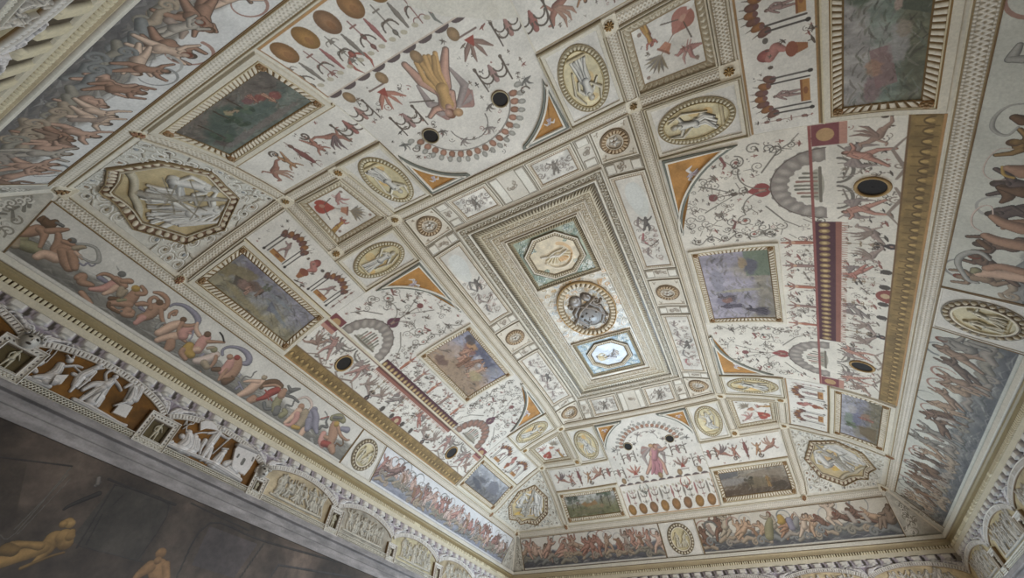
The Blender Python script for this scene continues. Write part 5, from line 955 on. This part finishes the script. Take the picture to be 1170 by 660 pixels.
frieze('N',FP(14,224,232,16),'frieze of sea riders on blue-grey rocks, upper left',7,24,.46,bg='CFCCC6',cols=('B48C74','C8A88E','9C745C','B89078','8A6C58','A89C8C'),s0=.56,wd=1.25,seac='8A8276',dark='605C5A')
frieze('N',FP(-232,-24,-24,-240),'frieze of sea riders at the top side, right of its roundel',8,12,.55)
roundel('N',-5,'roundel between the two friezes of the top side',4,FP(-23.7,13.7,15.7,-23.7),r=15)
for (s,P,l) in (('L',[(-315,2),(-313,3),(-304,45),(-338,45)],'pale painted scrolls in the corner left of the big sea rider frieze'),('N',[(226,3),(232,2),(249,45),(234,45)],'pale painted scrolls in the corner under the blue-grey rocks frieze'),
  ('L',[(313.5,3),(315.5,2),(341,45),(307,45)],'grey painted scrolls ending the crowded pinkish frieze at the lower corner'),('F',[(-232.5,2),(-229,3),(-231.5,45),(-249,45)],'grey painted scrolls before the dark water frieze at the lower corner'),
  ('F',[(230,3),(232.5,2),(263,45),(232.5,45)],'painted scrolls ending the orange drapery frieze at the lower right corner'),('R',[(-315,2),(-310,3),(-330,45),(-342,45)],'narrow painted scrolls below the brown frieze at the lower right corner')):
    corner_piece(s,P,l,len(l))
# ------------------------------------------------------------------ cornice, brackets, lunettes and lower cornice
HW=dict(L=(-WW['N']*100,WW['F']*100),R=(-WW['F']*100,WW['N']*100),N=(-WW['R']*100,WW['L']*100),F=(-WW['L']*100,WW['R']*100))
def modillions(s):
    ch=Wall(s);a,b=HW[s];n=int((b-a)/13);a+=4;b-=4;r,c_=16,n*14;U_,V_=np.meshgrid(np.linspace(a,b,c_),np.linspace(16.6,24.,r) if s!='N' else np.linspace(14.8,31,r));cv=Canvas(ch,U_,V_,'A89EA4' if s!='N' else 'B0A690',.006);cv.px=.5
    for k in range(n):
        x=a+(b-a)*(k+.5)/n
        if s=='N': cv.poly([(x-6.5,15),(x-.4,15),(x+.6,30.5),(x-5.6,30.5)],'463C2E');cv.poly([(x+.2,15.6),(x+6.,15.6),(x+6.6,27),(x+.8,28)],'D0C4A6',1,.025,False);continue  # shadows in the gaps between blocks are painted dark
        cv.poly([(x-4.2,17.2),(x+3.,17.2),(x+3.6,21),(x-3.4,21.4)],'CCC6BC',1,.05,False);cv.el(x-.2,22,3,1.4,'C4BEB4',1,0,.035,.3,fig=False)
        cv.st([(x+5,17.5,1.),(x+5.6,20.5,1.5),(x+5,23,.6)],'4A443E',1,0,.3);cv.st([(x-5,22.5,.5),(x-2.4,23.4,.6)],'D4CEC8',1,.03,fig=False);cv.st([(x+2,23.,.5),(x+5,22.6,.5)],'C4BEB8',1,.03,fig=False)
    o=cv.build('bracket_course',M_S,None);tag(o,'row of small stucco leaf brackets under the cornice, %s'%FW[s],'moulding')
for s in 'LRNF':
    ch=Wall(s);a,b=HW[s];w=FW[s];_k=dict(L='gilded',R='gilded',N='pale',F='thin')[s]
    t=thing('cornice','long %s cornice below the friezes, %s'%(_k,w),'cornice',ch,0,5)
    gold='9A8A68' if s in 'LR' else 'B8A88A'
    for (nm,v,sp) in (('fascia',0,[(3.6,'flat',0,'D2CCBE',BR,.06),(.5,'line',0,BR,'6E5A3C',.02)]),('gilded_cove',4.1,[(1.,'flat',0,gold,gold,.035),(4.4,'cove',0,gold,gold,.035),(.5,'line',0,BR,'5E4C30',.01)]),('dentils',10,[(2.4,'dent',2.6,'D0C4A6','6E5836',.045)]),('lower_band',12.4,[(4.2,'flat',0,'C8BEA8',BR,.02)])):
        frame(nm,ch,[(a,v),(b,v)],sp,parent=t,closed=False,h0=.008,dens=1.3)
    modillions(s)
    t=thing('lower_cornice','grey marbled lower cornice under the lunettes, %s'%w,'cornice',ch,0,62)
    frame('bead_band',ch,[(a,50.4),(b,50.4)],[(.8,'round',0,'C8C2B4',BR,.06),(2.8,'braid',3.4,'CEC8B8','86786A',.05),(.8,'round',0,'BDB6A6',BR,.05)],parent=t,closed=False,h0=.01,dens=1.3)
    cv=quad_cv(ch,a,54.8,b,70.4,'8C8684',.03,.7 if s!='L' else .9)
    cv.wash(lambda X,Y,c:(c*(1+(fbm(X*.25,Y,5,4,3)-.5)[:,None]*.5)*(1-.22*((Y>58.6)&(Y<59.4)|(Y>64)&(Y<64.8))[:,None])))
    cv.h=cv.h+.05*smoothstep(58.5,59.5,cv.Y)*-.4+.03*(cv.Y<58.8);cv.build('marbled_band',M_S,t)
PURP='968C94'
def lunette(s,u0,w,idx,label,trace=None,ground='B8A67E',hi=1.,fr='C4BCB0'):
    dv=8. if s=='N' else 0.
    ch=Wall(s);t=thing('lunette',label,'relief',ch,u0+w/2,38);W_=w
    def arch(v0,vt,x0,x1,n=24): return [(x0+(x1-x0)*k/n,v0-(v0-vt)*(1-((k/n-.5)*2)**2)**.75) for k in range(n+1)]
    # spandrel ground
    cv=quad_cv(ch,u0,23.6+dv,u0+W_,34+dv,PURP if s!='N' else 'A89E8C',.004,.8)
    rg=random.Random(idx)
    for g_,x in ((1,u0),(-1,u0+W_)):
        for k in range(5): cv.st([(x+g_*(1+k*2.5),31+dv-k*1.6,1),(x+g_*(3+k*3.),27+dv-k,1.3),(x+g_*(5+k*3),25+dv,.5)],'CCC6C2',1,.05,.4,fig=False)
        cv.spiral(x+g_*5,27+dv,2.2,1.2,.8,'CCC6C2',0,g_,.05,1,.4)
    cv.build('spandrel_ground',M_S,t)
    A=arch(32.+dv,21.6+dv,u0,u0+W_);top=[(x,y) for x,y in A];P=[(u0,50.4)]+top+[(u0+W_,50.4)];P=[(p[0],p[1]) for p in P]
    cv=poly_cv(ch,P,ground,.01,1.2,ctr=(u0+W_/2,40+dv/2));cv.mottle(.25 if ground!='6E4A1C' else .4,8,idx)
    if trace: cv.px_strokes(trace)
    else: relief_scene(cv,u0+15,27.5+dv,u0+W_-13,47,idx,.03,fr,6);relief_scene(cv,u0+18,30+dv,u0+W_-16,46,idx+50,.02,tuple(hx(fr)*.92),5,base=False)
    cv.build('ground',M_S,t,'relief_scene',closed=True)
    frame('arch_moulding',ch,A,[(1.,'round',0,'CFC9C0',BR,.03),(2.4,'dent',2.1,'CEC8C0','9A9088',.02),(.8,'round',0,'C6C0B6',BR,.025)],parent=t,closed=False,h0=.02,dens=1.4)
def pedestal(s,u,idx,label,h=18,w=19):
    w=w*1.0
    ch=Wall(s);t=thing('framed_pedestal',label,'relief',ch,u,45);v1=55.5;v0=v1-h-4
    frame('frame',ch,rect(u-w/2,v0,u+w/2,v1),[(.8,'round',0,'CFC9C0',BR,.025),(2.6,'dots',2.2,'5E5650','CAC4BA',.01),(.9,'round',0,'CFC9C0',BR,.025),(.5,'line',0,BR,'5E5244',0)],parent=t,h0=.05,dens=1.4)
    cv=quad_cv(ch,u-w/2+4.4,v0+4.4,u+w/2-4.4,v1-4.4,'5A4E32',.02,1.3);person(cv,u,v1-5,h-5,'stand','BEB6A0','A8A08C',1,.03,.4);cv.build('niche_ground',M_S,t,'relief_figure')
def mask_head(s,u,v,label):
    ch=Wall(s);cv=poly_cv(ch,circle(u,v,5.4,5.,36),'B8B0A6',.06,1.5);cv.el(u,v+.6,4,4.4,'C8C2B8',1,0,.1,.25)
    for g_ in (-1,1): cv.el(u+g_*1.7,v-.2,.9,.7,'2E2822',1);cv.spiral(u+g_*4,v-2.6,1.6,1.2,.7,'CFC9C0',0,g_,.08,1,.4)
    cv.el(u,v+1.2,.7,1.3,'D2CCC2',1,0,.12,.2);cv.el(u,v+3.2,1.3,.5,'3A322C',1)
    for k in range(6): cv.st([(u-4+1.6*k,v-3.4,.9),(u-4.6+1.8*k,v-5,.5)],'C4BEB4',1,.08,.4)
    o=cv.build('stucco_mask',M_S,None,closed=True);tag(o,label,'mask')
TR_A='''@0 340 6.6;
W/.03/.4: 160,590,18 240,620,26 360,670,24;W/.035/.4: 185,560,26 240,540,26 260,560,20;W/.035/.4: 300,490,28 290,500,24;W/.025/.2: 310,460,5 345,410,5 380,395,5 350,440,5 330,470,5;W/.025/.2: 340,490,5 400,430,5 420,405,5;
W/.04/.4: 520,475,28;W/.05: 495,440,8 510,460,10;W/.05: 550,435,7 540,460,10;W/.04/.4: 450,510,30 420,560,38 360,600,42;W/.035/.4: 480,520,14 560,515,13 610,530,10;W/.04/.4: 400,600,36 310,600,30 250,600,20;_W/.06: 400,590 500,590 440,660 360,660;W/.035/.4: 350,630,40 400,640,30;
@90 400 5.5;
W/.025/.35: -40,150,14 60,190,10 -30,110,6;
W/.045/.4: 125,95,22;W/.04/.4: 100,115,20 60,140,28 10,165,30 -30,220,22;W/.03/.4: 90,120,12 150,115,8;W/.03/.3: 100,140,10 40,200,10 -10,240,8;W/.025/.4: -10,200,18 -60,260,10;W/.025/.4: 20,180,14 -20,230,12;
W/.03/.35: 165,190,10 165,150,10 200,128,11 245,140,12 262,165,8;W/.045/.4: 225,170,18;W/.045/.4: 200,195,24 160,230,34 120,280,40 80,320,40;W/.035/.4: 215,190,12 240,220,11 258,255,9;W/.035/.4: 160,220,30 90,215,22 20,250,14;W/.03/.4: 130,240,26 60,280,24 10,310,16;W/.03/.4: 140,300,20 110,350,16;G//.2: 90,240,3 30,280,4;G//.2: 130,270,3 90,330,4;
W/.03/.4: 285,235,10 330,210,14 355,200,12;W/.04/.4: 350,200,16;W/.04/.4: 340,240,26 330,290,36 310,320,34;W/.035/.4: 385,240,24 375,270,20 350,310,24;_W/.05: 250,330 325,360 280,430 195,395;W/.06: 215,350,8 280,330,10;G//.2: 330,240,4 290,310,5;
W/.04/.4: -40,310,16 60,360,20 150,410,20 240,460,16 285,475,14;
'''
TR_B='''@190 455 6;
W/.025/.2: 130,230,5 138,120,5;W/.025/.2: 115,185,4 150,135,4 185,150,4 180,175,4 130,180,4;W/.05: 105,210,4 160,170,4;
W/.04/.4: 150,235,22;W/.04/.4: 100,260,20;W/.04/.4: 150,260,30 140,310,50 90,340,40;W/.035/.4: 190,270,26 180,330,36 150,370,30;W/.035/.4: 210,290,20 200,350,24;W/.03/.4: 20,310,20 90,350,26 180,380,22;
_W/.05: 218,165 250,155 290,160 325,190 340,225 300,215 260,210 215,225;W/.025/.2: 190,245,6 240,235,6 330,240,7;
W/.045/.4: 380,215,18;W/.05: 370,195,8 400,200,8;W/.045/.4: 350,240,24 320,280,30 290,320,28;W/.035/.4: 330,235,12 280,240,10;W/.035/.4: 370,250,12 410,275,9 445,265,8;W/.03/.2: 310,380,5 400,300,6 460,248,7;W/.035/.4: 300,320,20 260,370,20 230,420,14;W/.035/.4: 300,340,20 280,400,18 265,440,10;W/.035/.4: 260,290,18 230,340,14 220,380,10;
W/.04/.4: 390,365,22;W/.05: 375,345,8 410,350,8;W/.04/.4: 370,390,26 340,430,34 310,460,30;W/.03/.4: 300,450,26 400,500,28 480,540,26;W/.03/.4: 420,470,28 460,500,30;W/.03/.4: 400,450,24 430,440,20;
_W/.05: 455,350 490,310 540,325 620,370 560,480 520,530 430,470;G//.1: 470,405,7 480,390,7;G//.1: 500,450,12 515,425,12;G//.1: 570,430,6 580,410,6;W/.1: 470,320,8 610,380,8;W/.035/.4: 30,300,16 10,320,14 300,440,16 500,560,16;
'''
for k in range(8):
    u=-345.5+83.5*k;u=-345.5+83.3*k;lb={0:'first lunette at the left edge, ochre ground with a stucco mask to its right',1:'large ochre lunette with white figures, altar and draped woman, above the reclining painted nude',2:'ochre lunette with a white banner bearer and a crenellated tower',3:'cream lunette with pale figures, just right of the tower lunette',4:'grey-cream lunette packed with small figures, below the left side roundel',5:'yellowish lunette with tall pale figures, sixth from the left edge',6:'lunette seventh along the left side, at the bottom of the photo',7:'last lunette of the left side, near the vault bottom corner'}[k]
    lunette('L',u,83.3,k+1,lb,{1:TR_A,2:TR_B}.get(k),'6E4A1C' if k<3 else ('A8997E','9C9486','B0A688')[k%3],fr='CFC9C4' if k<3 else 'BEB6A6')
    if k: pedestal('L',u+1,k,['','white framed pedestal at the left edge under the large stucco mask','white framed pedestal with a dark niche figure, left of the banner lunette','small white framed pedestal right of the tower lunette','tall white framed pedestal left of the crowded grey lunette','pedestal between the crowded grey lunette and the yellowish one','pedestal right of the yellowish lunette at the bottom edge','last pedestal of the left side near the bottom corner'][k],h=(18,17,17,12,17,12,15,12)[k],w=(20,22,21,14,17,14,16,14)[k])
mask_head('L',-262,33,'big stucco mask on the left edge pedestal');mask_head('L',-96.5,36.5,'small stucco mask above the pedestal right of the tower lunette')
for k in range(6):
    u=-250.9+86.1*k;lunette('F',u,86.1,20+k,['bottom side lunette','bottom side lunette'][0]+' %s'%('at its left end','beneath the left frieze','below the roundel','right of the roundel, half cut by the frame','under the orange drapery of the frieze','nearest the lower right corner')[k],ground='BCAA8A')
for k in range(7):
    u=-343.9+97.2*k*.893;lunette('R',u,86.8,40+k,'right side lunette with pale figures, %s from the lower right corner'%('first','second','third','fourth','fifth','sixth','seventh')[k],ground='B4A482')
    if k: pedestal('R',u,40+k,'right side pedestal before the %s lunette from the lower right corner'%('first','second','third','fourth','fifth','sixth','seventh')[k],14,16)
for k in range(6): u=-265.4+86.1*k;lunette('N',u,86.1,60+k,'top side lunette with pale relief, %s from the left corner'%('sixth','fifth','fourth','third','second','first')[k],ground='A89C80')
# ------------------------------------------------------------------ painted dark wall on the left
ch=Wall('L');cv=quad_cv(ch,-341,70.8,120,150,'4C4139',.004,.8);cv.mottle(.5,26,2);cv.mottle(.18,7,5,'5C5348')
TR_W='''@0 540 5.5;_wb: -200,-60 170,-60 100,260 -200,260;_wc: 720,70 1090,200 870,560 430,430;
w1: 90,355,4 430,10,4;w1: 110,385,3 440,40,3;w2: 480,470,5 720,75,5;w2: 540,450,4 640,260,4;w2: 680,40,7 1100,200,8;w2: 720,75,3 1060,200,3 870,540,3;w3: 500,460,3 900,560,3;w2: 770,140,3 710,200,3;w2: 620,130,14 450,200,10 400,230,5;g2: 620,60,14 600,80,10;
fa//.3: 430,310,30 400,320,26;fa//.3: 340,420,60 320,440,54;fa//.3: 400,400,50 410,440,46;fa//.3: 440,400,30 450,370,20;fa//.3: 300,480,36 260,520,24 200,570,10;fa//.3: 270,470,44 200,500,40 120,520,46 0,560,46;fa//.4: 250,460,30 150,450,24 80,470,50;fb//.4: 40,480,46 80,490,40;fb//.4: 130,600,14 300,530,10 400,500,8;fc//.3: 440,320,30;fa//.3: 400,320,24;
fd//.35: 1010,505,34;fd//.28: 990,600,60 1000,640,60;fd//.28: 940,590,40 870,640,26 840,680,20;fd//.28: 1040,580,26 1045,660,22;fd//.3: 990,550,24;
w2: 1200,190,4 1560,360,4;
@0 440 2.925;w1: 0,500,2 50,495,2 240,270,2;w2: 0,240,3 240,270,3;w2: 590,640,3 700,460,3 880,520,3 1170,600,3;w2: 800,644,3 880,530,3;_wd: 640,600 700,470 860,530 780,644;w3: 930,600,3 900,644,3;w3: 930,600,3 1170,640,3;g2: 330,310,6 326,330,6'''
PAL.update(w1='625C54',w2='383330',w3='403C3A',_wb='463C34',_wc='46403A',_wd='4C4442',g2='6E6660',fa='8C6E44',fb='6E5634',fc='987A4E',fd='886848')
cv.px_strokes(TR_W.replace('\n',''));cv.mottle(.22,16,9);cv.mottle(.12,4,12)
o=cv.build('painted_wall_scene',M_D,None);tag(o,'dark frescoed wall with painted panels, a reclining nude and a second nude','fresco')
# ------------------------------------------------------------------ light and camera
def area(name,loc,rot,sx,sy,power,col):
    l=bpy.data.lights.new(name,'AREA');l.shape='RECTANGLE';l.size=sx;l.size_y=sy;l.energy=power;l.color=col;o=bpy.data.objects.new(name,l);o.location=loc;o.rotation_euler=rot;C.objects.link(o);return o
for k,(u0,z0,u1,z1) in enumerate(WIN['F']): area('window_daylight',((u0+u1)/2,WW['F']*U+.2,(z0+z1)/2),(PI/2,0,PI),u1-u0,z1-z0,(240 if k==1 else 150),(.66,.84,1.)).rotation_euler=(-PI/2,0,0)
for k,(u0,z0,u1,z1) in enumerate(WIN['R']): area('window_daylight',(WW['R']*U+.2,-(u0+u1)/2,(z0+z1)/2),(0,PI/2,0),z1-z0,u1-u0,260,(.88,.94,1.))
cam=bpy.data.cameras.new('camera');co=bpy.data.objects.new('camera',cam);C.objects.link(co);cam.sensor_fit='HORIZONTAL';cam.sensor_width=36;cam.lens=FPX*36/1170;cam.clip_start=.05
from mathutils import Matrix
M=Matrix([[*CR[i],0] for i in range(3)]+[[0,0,0,1]]);co.matrix_world=Matrix.Translation((CP[0]*U,CP[1]*U,Z0+CP[2]*U))@M
sc=bpy.context.scene;sc.camera=co
sc.view_settings.view_transform='Standard';sc.view_settings.look='None';sc.view_settings.gamma=1;sc.view_settings.use_curve_mapping=False;sc.view_settings.exposure=.15
w=bpy.data.worlds.new('world');sc.world=w;w.use_nodes=True;w.node_tree.nodes['Background'].inputs[0].default_value=(.6,.7,.85,1);w.node_tree.nodes['Background'].inputs[1].default_value=.4
sc.cycles.max_bounces=6;sc.cycles.diffuse_bounces=5
# warm floor uplights, added out of view to brighten the vault
def uplight(x,y,p,label):
    t=bpy.data.objects.new('added_uplight',None);t.location=(x,y,0);link(t);tag(t,label,'added lamp')
    def lathe(name,pr,mat):
        n=24;V=[];F=[]
        for r,z in pr:
            for k in range(n): V.append((x+r*math.cos(2*PI*k/n),y+r*math.sin(2*PI*k/n),z))
        for i in range(len(pr)-1):
            for k in range(n): F.append((i*n+k,i*n+(k+1)%n,(i+1)*n+(k+1)%n,(i+1)*n+k))
        return raw_mesh(name,np.array(V),np.array(F),None,mat,t)
    lathe('base',[(.01,.0),(.2,.0),(.2,.03),(.02,.05)],M_BLK);lathe('pole',[(.02,.04),(.02,1.0)],M_BLK);lathe('shade',[(.02,1.0),(.1,1.02),(.16,1.16),(.15,1.16),(.09,1.03)],M_BLK)
    l=bpy.data.lights.new('fill_spot','SPOT');l.energy=p;l.color=(1,.95,.88);l.spot_size=2.6;l.spot_blend=.9;l.shadow_soft_size=.12;o=bpy.data.objects.new('fill_spot',l);o.location=(0,0,1.12);o.rotation_euler=(PI,0,0);link(o,t)
M_BLK=node_mat('black_metal',.4,.5,0,3,.05,'1E1E1E')
uplight(-.8,2.2,100,'added black floor uplight for fill, out of view, toward the windowed wall')
uplight(.2,-2.2,270,'added black floor uplight for fill, out of view, nearer the middle of the hall')
